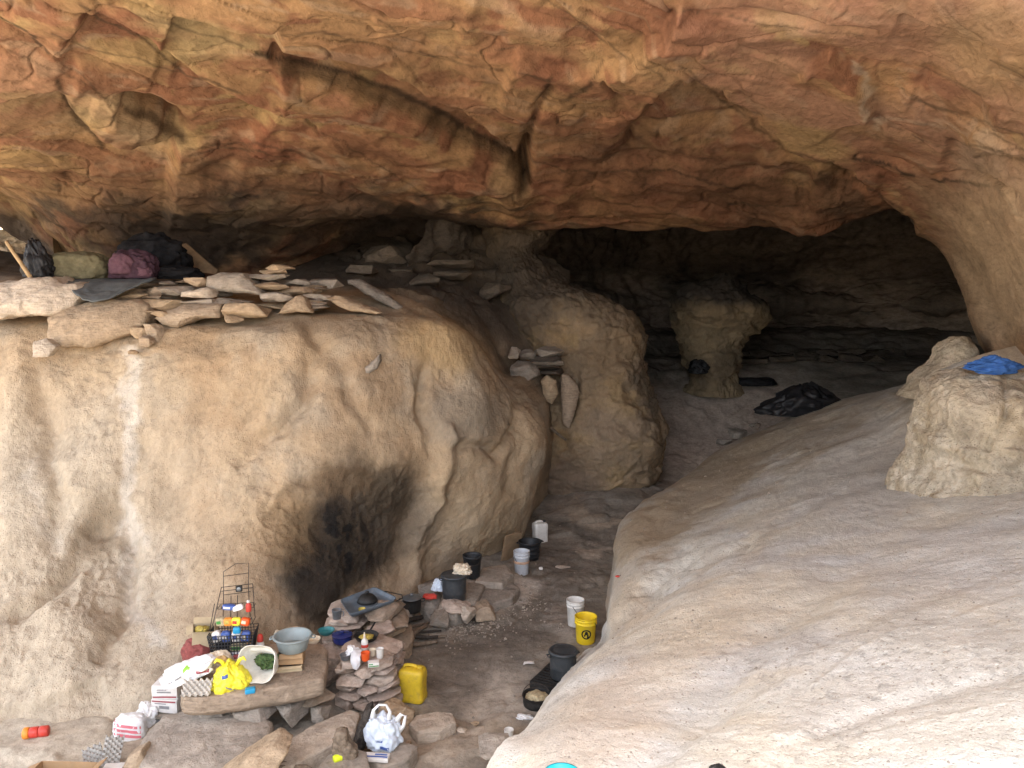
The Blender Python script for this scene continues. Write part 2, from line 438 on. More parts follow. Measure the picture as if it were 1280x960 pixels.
# ---- the big outcrop on the left, from the floor over its brow to the ledge and the low back
def build_outcrop():
    c = []
    c.append([P(-260, 1080, 5.6), P(-260, 1000, 5.9), P(-250, 860, 7.0), P(-250, 700, 8.2), P(-250, 560, 9.2), P(-250, 455, 10.1), P(-250, 400, 10.9), P(-250, 352, 12.9), P(-250, 318, 15.5), P(-250, 300, 18)])
    c.append([P(-90, 1080, 5.7), P(-90, 985, 6.1), P(-80, 860, 7.1), P(-80, 700, 8.4), P(-80, 560, 9.5), P(-80, 450, 10.3), P(-80, 397, 11), P(-80, 353, 13), P(-80, 322, 15.5), P(-80, 300, 18)])
    c.append([P(50, 1060, 5.8), P(45, 960, 6.4), P(45, 850, 7.2), P(45, 700, 8.5), P(45, 560, 9.6), P(45, 455, 10.4), P(45, 397, 11), P(45, 354, 13), P(45, 340, 15.5), P(45, 320, 18)])
    c.append([P(150, 1010, 6.4), P(150, 925, 6.9), P(160, 850, 7.4), P(160, 700, 8.7), P(160, 560, 9.6), P(160, 465, 10.4), P(160, 415, 10.9), P(160, 359, 12.8), P(160, 345, 15), P(160, 330, 18)])
    c.append([P(290, 930, 7.2), P(295, 855, 7.6), P(298, 765, 8.15), P(300, 660, 8.9), P(300, 560, 9.6), P(300, 470, 10.1), P(300, 410, 10.7), P(300, 370, 12.3), P(300, 348, 15), P(300, 326, 18)])
    c.append([P(395, 880, 8.4), P(398, 812, 8.8), P(408, 740, 9.25), P(405, 660, 9.4), P(402, 580, 9.5), P(395, 480, 10.0), P(390, 402, 10.6), P(392, 380, 12), P(395, 335, 15), P(400, 305, 18)])
    c.append([P(490, 830, 9.3), P(495, 762, 9.8), P(500, 700, 10.2), P(505, 640, 10.25), P(515, 570, 10.2), P(515, 480, 10.6), P(508, 407, 11), P(510, 388, 12.4), P(510, 335, 15.3), P(510, 292, 17.5)])
    c.append([P(572, 790, 10.5), P(575, 722, 11), P(590, 670, 11.05), P(600, 610, 11.1), P(604, 550, 11.1), P(588, 480, 11.15), P(566, 414, 11.5), P(560, 404, 13), P(575, 350, 15.5), P(580, 285, 17.5)])
    c.append([P(625, 740, 11.6), P(638, 684, 12.1), P(655, 635, 12.0), P(668, 580, 12.0), P(665, 530, 12.0), P(632, 484, 12.0), P(602, 446, 12.2), P(600, 428, 13.4), P(625, 372, 15.6), P(640, 290, 17.3)])
    c.append([P(650, 700, 12.9), P(660, 655, 13.1), P(672, 610, 13.0), P(681, 570, 13.0), P(679, 530, 13.0), P(662, 496, 13.0), P(640, 474, 13.3), P(640, 455, 14.3), P(655, 385, 15.7), P(680, 320, 17.2)])
    c.append([P(690, 690, 15.6), P(695, 640, 15.6), P(700, 600, 15.6), P(705, 560, 15.6), P(705, 525, 15.6), P(705, 485, 15.5), P(705, 455, 15.4), P(705, 430, 15.7), P(705, 400, 16.3), P(710, 340, 17.3)])
    net = np.array(c).swapaxes(0, 1)
    V = loft(net, [8, 50, 66, 66, 54, 40, 40, 40, 30], [10, 60, 56, 64, 56, 56, 50, 40, 26, 14])
    N = gnorm(V, (0, 0, 4))
    q = V * 1.0
    feats = [
        ('g', 250, 470, 120, 70, -10, .22), ('g', 335, 440, 55, 50, 10, .14), ('g', 330, 560, 110, 80, 0, .12),
        ('l', [(392, 392), (398, 440), (385, 500), (345, 545), (300, 575)], 11, -.16),
        ('l', [(398, 430), (430, 470), (455, 540)], 9, -.08),
        ('g', 460, 470, 55, 60, 30, .15), ('g', 540, 425, 50, 26, 10, .12),
        ('l', [(524, 470), (520, 525), (535, 560)], 9, -.17),
        ('l', [(548, 540), (545, 590), (525, 650), (508, 740)], 10, .17),
        ('g', 590, 520, 50, 42, 10, .14), ('l', [(548, 566), (580, 556), (615, 565), (648, 540), (655, 500)], 8, -.13),
        ('g', 600, 640, 55, 60, -20, .10), ('l', [(640, 470), (652, 520), (655, 560), (640, 600)], 8, -.08),
        ('g', 430, 660, 90, 80, -25, .06), ('s', [(330, 640), (350, 612), (400, 594), (460, 594), (512, 580)], 40, -.025),
        ('g', 400, 720, 60, 60, 0, .10),
        ('g', 128, 672, 26, 34, 20, -.14), ('l', [(182, 560), (160, 610), (118, 665), (80, 720), (20, 770)], 12, -.14),
        ('l', [(150, 640), (165, 700), (158, 770), (130, 830)], 10, -.14), ('g', 95, 600, 46, 46, 0, .15), ('g', 95, 790, 44, 50, 0, .18),
        ('g', 30, 500, 26, 80, 15, .16), ('l', [(50, 470), (62, 540), (75, 620), (60, 690)], 12, -.12),
        ('g', 220, 660, 40, 90, 0, -.10), ('g', 20, 640, 40, 60, 0, .12), ('l', [(0, 770), (60, 740), (120, 700)], 9, -.10),
        ('g', 30, 900, 60, 34, 0, -.16), ('s', [(-40, 880), (40, 868), (130, 858)], 30, -.10), ('g', 215, 590, 20, 30, 30, -.07),
    ]
    H = features(V, feats, 13, 1.1)
    H += .10 * fbm(q * .7 + 4, 3, .4) + .030 * fbm(q * (2.2, 2.2, 2.2) + 9, 4, .5)
    u_, v_ = UV(V)
    rough = sstep(-.1, .5, fbm(q * .7 + 31, 3)) * .8 + .2 + 1.1 * np.exp(-((u_ - 430) / 90) ** 2 - ((v_ - 665) / 75) ** 2) + .9 * np.exp(-((u_ - 120) / 70) ** 2 - ((v_ - 690) / 110) ** 2)
    H += rough * .015 * ridged(q * (5.2, 5.2, 3.6) + 2.2, 4, .6) + .006 * fbm(q * 22, 3, .6)
    ids, edge, off = worley(np.stack([q[..., 0] * 1.3 + q[..., 2] * .8, q[..., 1] * 1.0, q[..., 2] * 1.9 - q[..., 0] * .5], -1) + .35 * np.stack([fbm(q * 1.3), fbm(q * 1.3 + 9), fbm(q * 1.3 + 5)], -1))
    H += .03 * blur((ids[..., 0] - .5) * sstep(0, .12, edge), 2) + .10 * facets(q * (.55, .55, .7) + .25 * fbm(q * .8)[..., None], .12, .14, .25)
    # the ledge's rubble and beds at the back
    u, v = UV(V)
    back = sstep(400, 360, v) * sstep(11.3, 12.4, V[..., 1])
    i2, e2, o2 = worley(np.stack([q[..., 0] * 1.1, q[..., 1] * 1.6, q[..., 2] * 4.5 + q[..., 0] * 1.0], -1) + .2 * fbm(q)[..., None])
    H += back * (.20 * (i2[..., 0] - .5) * sstep(0, .15, e2))
    H *= 1 - .75 * sstep(430, 395, v) * sstep(470, 400, u)
    V2 = V + N * H[..., None]
    t = fbm(q * .9 + 20, 5)
    c = lerp(TAN, GREYTAN, sstep(-.25, .5, t))
    c = lerp(c, (.43, .32, .205), .6 * sstep(.05, .5, fbm(q * 1.7 + 60, 5)))
    c = lerp(c, (.30, .195, .11), .5 * sstep(.1, .55, fbm(q * 1.2 + 90, 5)))
    c = lerp(c, (.475, .395, .295), .8 * sstep(330, 110, u) * sstep(420, 560, v))
    c = lerp(c, c * np.array((.62, .56, .50)), (.85 * sstep(.02, .16, -(H - .10 * t)) * 0)[..., None][..., 0])
    soot = [('g', 440, 655, 112, 84, -20, (.10, .07, .046), .75), ('g', 420, 685, 72, 92, 16, (.030, .025, .021), .9), ('g', 412, 695, 48, 88, 14, SOOT, .95), ('g', 402, 755, 36, 50, 0, (.05, .038, .028), .8), ('g', 485, 612, 40, 40, -40, (.06, .045, .03), .75), ('g', 350, 660, 50, 60, 10, (.30, .19, .095), .5),
            ('l', [(340, 640), (352, 612), (400, 598), (455, 600)], 12, (.12, .075, .04), .5),
            ('l', [(158, 440), (160, 560), (168, 640), (160, 720), (190, 800)], 13, (.62, .565, .49), .6), ('g', 180, 720, 50, 80, 0, (.50, .43, .34), .4),
            ('l', [(40, 580), (55, 640), (70, 680)], 12, (.52, .455, .37), .4), ('g', 130, 665, 34, 40, 20, (.22, .16, .10), .55), ('g', 585, 520, 60, 44, 0, (.27, .22, .165), .75), ('g', 600, 640, 70, 70, 0, (.42, .31, .19), .5),
            ('g', 470, 420, 110, 20, 8, (.27, .21, .15), .6), ('g', 555, 430, 60, 44, 10, (.40, .27, .13), .6)]
    c = paint(c, V2, soot, 15, 1.6)
    hol = np.exp(-((u - 435) / 95) ** 2 - ((v - 660) / 80) ** 2)
    c = lerp(c, (.11, .078, .048), .35 * hol * sstep(.6, .95, ridged(q * (4.6, 4.6, 3.0) + 2.2, 4, .6) - .25))
    # low beds turn darker towards the back of the ledge
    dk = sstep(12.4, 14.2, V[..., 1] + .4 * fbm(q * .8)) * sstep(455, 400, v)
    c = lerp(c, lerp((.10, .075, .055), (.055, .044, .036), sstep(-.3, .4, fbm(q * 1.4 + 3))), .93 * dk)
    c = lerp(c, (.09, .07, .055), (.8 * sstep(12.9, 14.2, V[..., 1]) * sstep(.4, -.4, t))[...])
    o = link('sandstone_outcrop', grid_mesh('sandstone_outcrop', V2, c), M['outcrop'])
    label(o, 'huge rounded tan sandstone outcrop with a soot-blackened hollow above the kitchen stones', 'rock outcrop')
    reg('outcrop', V2)
build_outcrop()

# ---- the overhanging roof, coming down on the right to the foot of the arch, and its far side inside the chamber
def build_roof():
    us = [-330, -150, 0, 160, 320, 480, 640, 800, 960, 1080, 1180, 1280, 1450, 1750]
    Y0 = [7, 7, 7, 7, 7, 7, 7, 6.8, 6.4, 6.0, 5.6, 5.2, 4.4, 3.2]
    Y1 = [8, 8, 8, 8.2, 8.4, 8.6, 8.6, 8.3, 7.6, 7.0, 6.4, 5.8, 4.8, 3.4]
    Y2 = [9.2, 9.3, 9.4, 9.6, 10, 10.4, 10.6, 10.3, 9.3, 8.3, 7.3, 6.5, 5.3, 3.7]
    Y3 = [10.2, 10.5, 10.7, 11, 11.5, 12.3, 12.7, 12.6, 11.4, 10.0, 8.5, 7.4, 5.9, 4.0]
    Y4 = [11.2, 11.6, 11.9, 12.3, 12.9, 13.6, 14.3, 14.4, 13.4, 12.0, 10.0, 8.4, 6.6, 4.3]
    lip = [(-330, 200, 12.2), (-150, 205, 12.5), (-10, 240, 12.8), (160, 308, 13.5), (320, 300, 14.0), (470, 268, 14.6), (650, 288, 15.6), (800, 290, 15.8), (960, 294, 15.2), (1065, 287, 13.8), (1184, 300, 11.8), (1278, 440, 9.6), (1360, 530, 8.2), (1500, 600, 5.6)]
    in1 = [(-330, 190, 13), (-150, 196, 13.5), (-8, 244, 14.2), (160, 345, 14.2), (320, 336, 14.8), (480, 262, 16.0), (650, 282, 16.8), (800, 278, 17.0), (960, 282, 16.4), (1062, 283, 15.2), (1168, 303, 13.4), (1232, 440, 11.2), (1330, 560, 9.4), (1500, 660, 6.6)]
    in2 = [(-330, 215, 15), (-150, 225, 16), (10, 280, 17), (170, 365, 14.6), (330, 362, 15.4), (490, 285, 18), (660, 262, 18.5), (800, 262, 19), (960, 262, 19), (1080, 262, 18), (1190, 285, 16.5), (1262, 450, 13.5), (1350, 560, 11), (1500, 660, 9)]
    in3 = [(-330, 205, 18), (-150, 215, 19), (10, 300, 19), (180, 385, 16), (340, 380, 17), (490, 330, 20), (660, 262, 23), (800, 250, 27), (960, 250, 28), (1100, 255, 27), (1230, 280, 24), (1330, 390, 19), (1420, 470, 15), (1550, 660, 11)]
    net = []
    rows = []
    def wp(u, Y, z): p = P(u, 0, Y); return np.array([p[0], Y, z])
    x7 = [P(u, 0, 7)[0] for u in us]
    for Y, z, sc in ((1.0, 8.35, .95), (2.4, 7.95, .95), (4.3, 7.2, .97)):
        r = []
        for k, u in enumerate(us):
            x = x7[k] * sc; zz = z
            if u > 900: t = (u - 900) / 850; x = x7[k] * sc * (1 - .38 * t) + .0; zz = z - 5.0 * t ** 2 * .9
            r.append(np.array([x, Y, zz]))
        rows.append(r)
    right_u = {1280: [1280, 1290, 1293, 1285, 1282], 1450: [1450, 1475, 1490, 1480, 1440], 1180: [1180, 1186, 1190, 1188, 1182], 1750: [1750, 1750, 1740, 1700, 1640]}
    right_v = {1280: [0, 95, 185, 265, 335], 1450: [0, 110, 220, 310, 390], 1750: [0, 130, 260, 390, 500]}
    for ri, Ys in enumerate((Y0, Y1, Y2, Y3, Y4)):
        r = []
        for k, u in enumerate(us):
            vv = right_v.get(u, [0, 72, 142, 203, 250])[ri]
            if u < 400 and u > 50 and ri == 4: vv = 262
            if u < -50 and ri == 4: vv = 192
            if u < -50 and ri == 3: vv = 170
            if u == 0 and ri == 4: vv = 225
            uu = right_u.get(u, [u] * 5)[ri]
            r.append(P(uu, vv, Ys[k]))
        rows.append(r)
    for L in (lip, in1, in2, in3): rows.append([P(*a) for a in L])
    net = np.array(rows)
    V = loft(net, [10, 14, 24, 64, 64, 60, 52, 46, 24, 22, 14], [16, 34, 72, 72, 72, 72, 72, 72, 60, 54, 60, 50, 14])
    N = gnorm(V, (0, 6, 2))
    q = V
    # spalled plates: beds running away to the right
    a = R(38)
    s1 = q[..., 0] * math.cos(a) + q[..., 1] * math.sin(a); s2 = -q[..., 0] * math.sin(a) + q[..., 1] * math.cos(a)
    w = np.stack([fbm(q * .55 + 3, 3, .4), fbm(q * .55 + 43, 3, .4), fbm(q * .55 + 83, 3, .4)], -1)
    qq = np.stack([s1 * .36, s2 * .95, q[..., 2] * 1.1], -1) + .55 * w
    i1, e1, o1 = worley(qq)
    i2, e2, o2 = worley(qq * 2.6 + 5 + .35 * w)
    i3, e3, o3 = worley(np.stack([q[..., 0] * 1.2, q[..., 1] * 2.2, q[..., 2] * 3.2], -1) + .4 * w)
    u, v = UV(V)
    low = sstep(150, 265, v + 30 * w[..., 0]) * sstep(1190, 1100, u)                     # the bedded, broken lower part
    calm = 1 - .72 * sstep(850, 1050, u) * np.maximum(1 - low, sstep(1120, 1180, u))             # the right is smoother
    pl = np.stack([s1 * .30, s2 * .85, q[..., 2] * .8], -1) + .30 * w
    H = calm * (.75 * facets(pl, .16, .10, .20) + .10 * blur(.7 * (i1[..., 0] - .5), 8))
    H += calm * (.22 * facets(pl * (2.4, 2.6, 2.4) + 7, .14, .14, .16) + .05 * blur(i2[..., 0] - .5, 4))
    H += low * (.30 * facets(np.stack([q[..., 0] * .8, q[..., 1] * 1.6, q[..., 2] * 2.6], -1) + .3 * w, .2, .14, .22) + .08 * blur(i3[..., 0] - .5, 3))
    H += .06 * fbm(q * .45, 3) + .014 * fbm(q * 2.4 + 7, 5, .55)
    fine = .005 * ridged(q * (5, 5, 7), 4, .6) + .004 * fbm(q * 20, 3)
    # bedding terraces towards the lip
    zz = q[..., 2] * 3.6 + .35 * q[..., 0] * .5 + 1.2 * w[..., 1] + q[..., 1] * .55
    fr = zz - np.floor(zz)
    H += low * .04 * (sstep(0, .3, fr) - fr)
    feats = [
        ('s', [(318, 62), (350, 68), (420, 88), (500, 118), (570, 150), (625, 180), (652, 196)], 46, .0),
        ('b', [(350, 80), (384, 89), (440, 104), (500, 130), (560, 158), (620, 188), (652, 210)], 20, -.33),
        ('s', [(345, 96), (420, 128), (500, 156), (560, 182), (640, 230)], 60, .10),
        ('l', [(655, 185), (656, 235)], 6, -.5), ('l', [(690, 95), (668, 140), (656, 190)], 6, -.12), ('g', 640, 245, 24, 26, 0, .22),
        ('s', [(68, 98), (80, 128), (118, 168), (150, 182), (225, 190)], 70, -.50), ('l', [(158, 136), (190, 150), (225, 172)], 10, -.7), ('g', 150, 165, 60, 24, 15, .14),
        ('s', [(100, 10), (180, 50), (230, 90), (300, 120), (350, 150)], 70, -.22), ('s', [(215, 20), (300, 45), (350, 42)], 50, -.22),
        ('s', [(850, 80), (930, 145), (985, 188), (1040, 208), (1100, 248), (1150, 285)], 130, -.62),
        ('l', [(1070, 198), (1110, 208), (1142, 218)], 3.5, -.18), ('l', [(1165, 224), (1215, 228), (1250, 238), (1278, 275)], 3, -.14),
        ('s', [(755, 75), (790, 60), (830, 40), (850, 10)], 60, .20), ('s', [(640, 58), (720, 80), (760, 72)], 60, .15),
        ('l', [(840, 20), (900, 25), (1000, 35), (1090, 45)], 4, -.10), ('s', [(1040, 60), (1080, 110), (1095, 145)], 50, .12),
        ('s', [(640, 290), (700, 292), (850, 285), (960, 290), (1060, 285)], 26, .0), ('g', 1010, 285, 50, 16, 0, .28), ('g', 560, 262, 70, 12, 8, .16),
        ('s', [(1010, 235), (1080, 262), (1140, 280)], 60, .16), ('l', [(430, 240), (520, 262), (600, 275), (640, 276)], 6, -.18),
        ('l', [(700, 160), (780, 180), (860, 185), (930, 190)], 5, -.08), ('l', [(780, 180), (788, 205)], 4, -.14), ('l', [(720, 215), (820, 215), (930, 235), (1040, 250)], 5, -.10),
        
    ]
    rf = random.Random(12); flakes = []
    for k in range(46):
        x, y = rf.uniform(-40, 1240), rf.uniform(-10, 255); L = rf.uniform(50, 190); sl = (rf.uniform(.25, .62) if y < 190 else rf.uniform(-.08, .2)); n = rf.randint(3, 5); pl_ = []
        for j in range(n + 1): pl_.append((x, y)); x += L / n; y += sl * L / n + rf.uniform(-.14, .14) * L / n * (2 if j % 2 else 1)
        flakes.append(('s', pl_, rf.uniform(18, 46), rf.choice((-1, 1, 1)) * rf.uniform(.03, .085)))
    H += features(V, feats + flakes, 5, 1.3, 5)
    H = blur(H, 1) + fine
    crk = .012 * sstep(.04, .0, e2) * sstep(.15, .35, fbm(q * .8 + 61, 3)) + .03 * low * sstep(.05, .0, e3) * sstep(.05, .3, fbm(q * 1.1 + 17, 3))
    H -= crk + .05 * sstep(.018, .0, e1) * calm
    H *= np.where(v < -120, .6, 1)
    V2 = V + N * H[..., None]
    # colour of the beds
    t1 = fbm(qq * 1.2 + 3, 5); t2 = fbm(q * .8 + 50, 5)
    c = lerp((.40, .225, .10), (.33, .15, .075), sstep(-.35, .45, t1 + .5 * (i1[..., 0] - .5)))
    c = lerp(c, OCHRE, .9 * sstep(.05, .3, t2 + .35 * (i2[..., 1] - .5) - .0005 * np.clip(u, 0, 1300) + .12))
    c = lerp(c, RED, .85 * sstep(.15, .38, fbm(q * (.9, .9, 1.5) + 77, 5) + .5 * (i2[..., 2] - .5)))
    c = lerp(c, (.44, .31, .20), .45 * sstep(.25, .5, fbm(qq * 3 + 9, 5)))
    c = lerp(c, PINK, .55 * sstep(780, 950, u) * (1 - low) * sstep(-.4, .2, fbm(q * .9 + 8, 4)))
    spots = [('g', 780, 235, 190, 50, 5, RED, .62), ('g', 890, 225, 230, 52, 14, (.21, .10, .058), .65), ('g', 560, 100, 110, 60, 25, (.33, .16, .08), .55), ('g', 410, 130, 30, 16, 15, (.42, .19, .10), .8), ('g', 300, 190, 62, 14, 0, (.33, .12, .065), .85), ('g', 860, 25, 70, 26, 10, DKRED, .5),
             ('g', 640, 225, 26, 30, 0, (.42, .27, .13), .7), ('g', 1015, 178, 60, 26, 25, (.44, .29, .12), .75), ('g', 250, 45, 80, 22, 12, (.44, .32, .15), .7), ('g', 150, 150, 90, 34, 20, (.43, .31, .17), .65),
             ('l', [(1060, 80), (1085, 115), (1095, 150)], 5, (.50, .40, .29), .6), ('l', [(1090, 152), (1150, 150), (1220, 152)], 5, (.48, .36, .25), .5), ('l', [(640, 30), (760, 70), (870, 110), (960, 170)], 14, (.42, .26, .12), .5),
             ('g', 1120, 60, 60, 40, 10, (.31, .145, .085), .6), ('g', 1200, 120, 60, 36, 0, (.33, .15, .09), .55), ('g', 1230, 200, 40, 50, 10, (.42, .32, .23), .5), ('g', 1240, 60, 60, 60, 0, (.44, .29, .14), .5),
             ('g', 1245, 370, 60, 70, 0, (.42, .30, .19), .75), ('g', 1190, 260, 70, 30, 30, (.42, .29, .17), .5), ('g', 1200, 350, 40, 60, 35, (.24, .155, .095), .55), ('g', 20, 110, 70, 70, 0, (.34, .20, .115), .5), ('g', 40, 250, 60, 40, 0, (.30, .19, .11), .4)]
    c = paint(c, V2, spots, 18, 1.1, 9)
    c = lerp(c, c.mean(-1, keepdims=True) * np.array((1.12, 1.0, .86)), np.full(u.shape, .2)) * lerp(np.array(.76), np.array(.74), sstep(800, 1100, u))
    # smoke-blackened belt along the back
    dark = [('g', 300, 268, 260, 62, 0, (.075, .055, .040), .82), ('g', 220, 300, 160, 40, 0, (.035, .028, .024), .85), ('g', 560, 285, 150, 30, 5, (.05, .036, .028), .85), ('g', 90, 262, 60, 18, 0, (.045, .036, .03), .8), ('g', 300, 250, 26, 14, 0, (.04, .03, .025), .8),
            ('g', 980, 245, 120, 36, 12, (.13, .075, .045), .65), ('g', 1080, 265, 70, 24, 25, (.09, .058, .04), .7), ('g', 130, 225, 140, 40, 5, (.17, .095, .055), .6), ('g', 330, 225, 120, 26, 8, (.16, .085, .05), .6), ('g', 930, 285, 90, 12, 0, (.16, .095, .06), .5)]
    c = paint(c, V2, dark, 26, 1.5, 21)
    dark = [('l', [(356, 84), (392, 91), (440, 104), (500, 130), (560, 158), (620, 188), (652, 210)], 14, (.115, .075, .042), .85), ('l', [(322, 68), (360, 74), (410, 84), (450, 96), (520, 126), (575, 154), (640, 190)], 5, (.035, .024, .016), .85), ('l', [(160, 136), (190, 148), (225, 172)], 8, (.08, .052, .03), .85), ('l', [(70, 100), (84, 132), (120, 172), (128, 186)], 4, (.06, .04, .025), .7), ('l', [(655, 185), (656, 235)], 8, (.06, .04, .026), .8), ('l', [(690, 95), (668, 140), (656, 190)], 4, (.09, .05, .03), .7), ('l', [(1070, 198), (1110, 208), (1142, 218)], 3, (.03, .02, .015), .9), ('l', [(1165, 224), (1215, 228), (1250, 238), (1278, 275)], 2.5, (.04, .025, .018), .9), ('l', [(640, 292), (560, 275), (440, 246)], 7, (.04, .028, .02), .8), ('l', [(0, 18), (30, 36), (62, 68)], 2, (.05, .033, .022), .8), ('l', [(100, 8), (180, 50), (232, 92), (300, 118)], 2.2, (.07, .045, .028), .7), ('l', [(345, 45), (400, 40), (480, 60), (560, 72), (640, 60)], 2, (.08, .05, .03), .6), ('l', [(755, 76), (735, 110), (700, 128)], 2.4, (.06, .04, .025), .7), ('l', [(850, 82), (930, 146), (985, 188), (1040, 206)], 2.4, (.08, .05, .03), .65), ('l', [(1040, 204), (1100, 246), (1150, 284)], 2.2, (.07, .045, .03), .6), ('l', [(850, 12), (920, 24), (1010, 38), (1080, 42)], 2, (.06, .04, .025), .6), ('l', [(230, 190), (300, 176), (370, 190), (400, 200)], 2.2, (.06, .035, .022), .6), ('l', [(700, 215), (820, 213), (930, 236)], 2, (.05, .03, .02), .7), ('g', 1255, 320, 90, 130, 15, (.42, .315, .21), .75), ('g', 1188, 345, 16, 70, -32, (.25, .17, .11), .6)]  # shade of the scar recess put into the colour; also cracks and arch tints
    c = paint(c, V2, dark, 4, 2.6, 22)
    c = lerp(c, (.05, .032, .022), .25 * low * sstep(.05, .0, e3) * sstep(.05, .3, fbm(q * 1.1 + 17, 3)))
    c = lerp(c, (.07, .042, .026), .15 * sstep(.03, .0, e2) * sstep(.15, .35, fbm(q * .8 + 61, 3)))
    c = lerp(c, (.07, .042, .026), .15 * sstep(.016, .0, e1) * calm)
    c = paint(c, V2, [('l', f[1], 1.6, (.06, .04, .025), .55) for f in flakes[::2]], 5, 1.3, 5)  # shade under every second flake edge, put into the colour
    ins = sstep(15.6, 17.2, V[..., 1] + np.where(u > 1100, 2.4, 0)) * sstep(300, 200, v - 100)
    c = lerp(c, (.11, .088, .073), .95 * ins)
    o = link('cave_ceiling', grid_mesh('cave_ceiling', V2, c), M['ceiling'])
    setkind(o, 'structure')
    reg('roof', V2)
build_roof()

# ---- smooth pale rock slope in front, where the visitor stands
def build_slope():
    T = []
    # columns run from the near bottom to the far top; the first two rows go down the hidden edge to the cave floor
    def col(*p): T.append([np.array(x, float) for x in p])
    col((-2.6, -6, -.4), (-2.3, -3, -.4), (-1.7, 0, -.4), (-1.0, 2, -.4), (-.1, 4.6, -.35), G(702, 850, -.35), G(756, 770, -.35), G(768, 705, -.35), G(800, 645, -.3), P(862, 603, 14.8), P(930, 560, 16.4), P(1000, 530, 17.4), P(1100, 505, 17.4), P(1230, 470, 16.5))
    col((-1.9, -6, .6), (-1.6, -3, .8), (-1.1, 0, 1.0), (-.55, 1.9, 1.0), P(600, 985, 3.55), P(668, 912, 4.7), P(734, 830, 6.6), P(758, 768, 8.6), P(776, 700, 10.2), P(800, 640, 12.0), P(860, 592, 13.9), P(935, 548, 15.4), P(1040, 508, 15.4), P(1160, 486, 14.5))
    col((-1.0, -6, 1.5), (-.8, -3, 1.8), (-.45, 0, 2.0), (-.15, 1.8, 2.05), P(660, 960, 3.05), P(718, 868, 4.6), P(762, 798, 6.6), P(769, 742, 8.4), P(788, 686, 10.0), P(814, 632, 11.7), P(872, 585, 13.3), P(945, 540, 14.6), P(1040, 505, 14.6), P(1150, 484, 13.5))
    col((.1, -6, 1.8), (.2, -3, 2.2), (.3, 0, 2.35), (.4, 1.6, 2.35), P(770, 960, 2.85), P(800, 860, 4.1), P(815, 788, 5.8), P(825, 733, 7.5), P(845, 680, 9.2), P(880, 630, 10.8), P(930, 585, 12.2), P(985, 543, 13.2), P(1060, 508, 13.2), P(1160, 486, 12.3))
    col((1.4, -6, 1.9), (1.4, -3, 2.4), (1.2, 0, 2.45), (1.0, 1.5, 2.42), P(940, 960, 2.7), P(940, 860, 3.6), P(940, 785, 4.8), P(940, 730, 6.1), P(950, 680, 7.6), P(975, 630, 9.2), P(1010, 585, 10.6), P(1050, 545, 11.7), P(1100, 512, 11.9), P(1175, 480, 11.4))
    col((2.8, -6, 2.0), (2.6, -3, 2.5), (2.1, 0, 2.5), (1.7, 1.4, 2.45), P(1120, 960, 2.6), P(1110, 860, 3.35), P(1100, 790, 4.2), P(1090, 735, 5.2), P(1090, 690, 6.2), P(1095, 640, 7.5), P(1105, 600, 8.6), P(1120, 555, 9.8), P(1150, 510, 10.4), P(1195, 465, 10.6))
    col((4.2, -6, 2.1), (3.9, -3, 2.6), (3.1, 0, 2.6), (2.5, 1.3, 2.5), P(1310, 960, 2.5), P(1300, 860, 3.15), P(1290, 790, 3.85), P(1280, 735, 4.6), P(1270, 690, 5.3), P(1250, 650, 6.2), P(1240, 610, 7.2), P(1230, 560, 8.4), P(1230, 500, 9.4), P(1240, 440, 9.9))
    col((6.5, -6, 2.6), (5.8, -3, 2.9), (4.6, 0, 2.9), (3.6, 1.3, 2.75), P(1620, 960, 2.4), P(1560, 860, 3.0), P(1520, 790, 3.6), P(1490, 735, 4.2), P(1450, 690, 4.8), P(1410, 650, 5.6), P(1380, 605, 6.6), P(1350, 540, 7.8), P(1340, 480, 8.8), P(1330, 420, 9.6))
    net = np.array(T).swapaxes(0, 1)
    V = loft(net, [8, 8, 8, 24, 64, 56, 50, 44, 40, 36, 32, 26, 18], [18, 26, 50, 70, 76, 76, 56])
    N = gnorm(V, (1, 2, 9))
    q = V
    u, v = UV(V)
    feats = [('g', 1175, 472, 44, 30, -30, .22), ('l', [(745, 800), (800, 745), (860, 705), (930, 690)], 12, -.12), ('g', 790, 690, 40, 40, -30, .10), ('l', [(680, 950), (760, 850), (860, 770), (960, 700), (1040, 640)], 40, .07),
             ('l', [(800, 960), (900, 850), (1010, 760), (1080, 700)], 24, -.06), ('l', [(1140, 490), (1150, 540), (1120, 590)], 16, -.05), ('g', 1000, 560, 100, 30, -25, .08),
             ('l', [(770, 690), (815, 640), (870, 592)], 8, .06), ('l', [(860, 900), (980, 830), (1150, 740), (1280, 700)], 10, -.025), ('l', [(980, 930), (1100, 880), (1280, 830)], 8, -.02), ('s', [(760, 800), (830, 745), (930, 690), (1010, 630)], 30, -.035), ('s', [(900, 690), (980, 640), (1060, 610)], 24, -.025), ('s', [(1000, 860), (1120, 790), (1280, 740)], 26, .018), ('s', [(860, 640), (930, 600), (1020, 560)], 24, -.03), ('s', [(1060, 920), (1160, 890), (1279, 868)], 20, .015)]
    H = features(V, feats, 12, 1.2, 3)
    near = sstep(2., 7., V[..., 1])
    H += .05 * fbm(q * .7 + 5, 3) + .006 * fbm(q * (2.6, 2.6, 2.6), 4, .45) + .002 * ridged(q * (7, 5, 7) + 3, 4, .6)
    i1, e1, o1 = worley(np.stack([q[..., 0] * 2.2 + .6 * q[..., 1], q[..., 1] * 1.1 - .5 * q[..., 0], q[..., 2] * 2.2], -1) + .5 * fbm(q * 1.5)[..., None])
    H += .012 * (i1[..., 0] - .5) * sstep(0, .1, e1) * sstep(-.1, .3, fbm(q * .7 + 12, 3))
    H += .004 * fbm(q * 16, 4, .65)
    V2 = V + N * H[..., None]
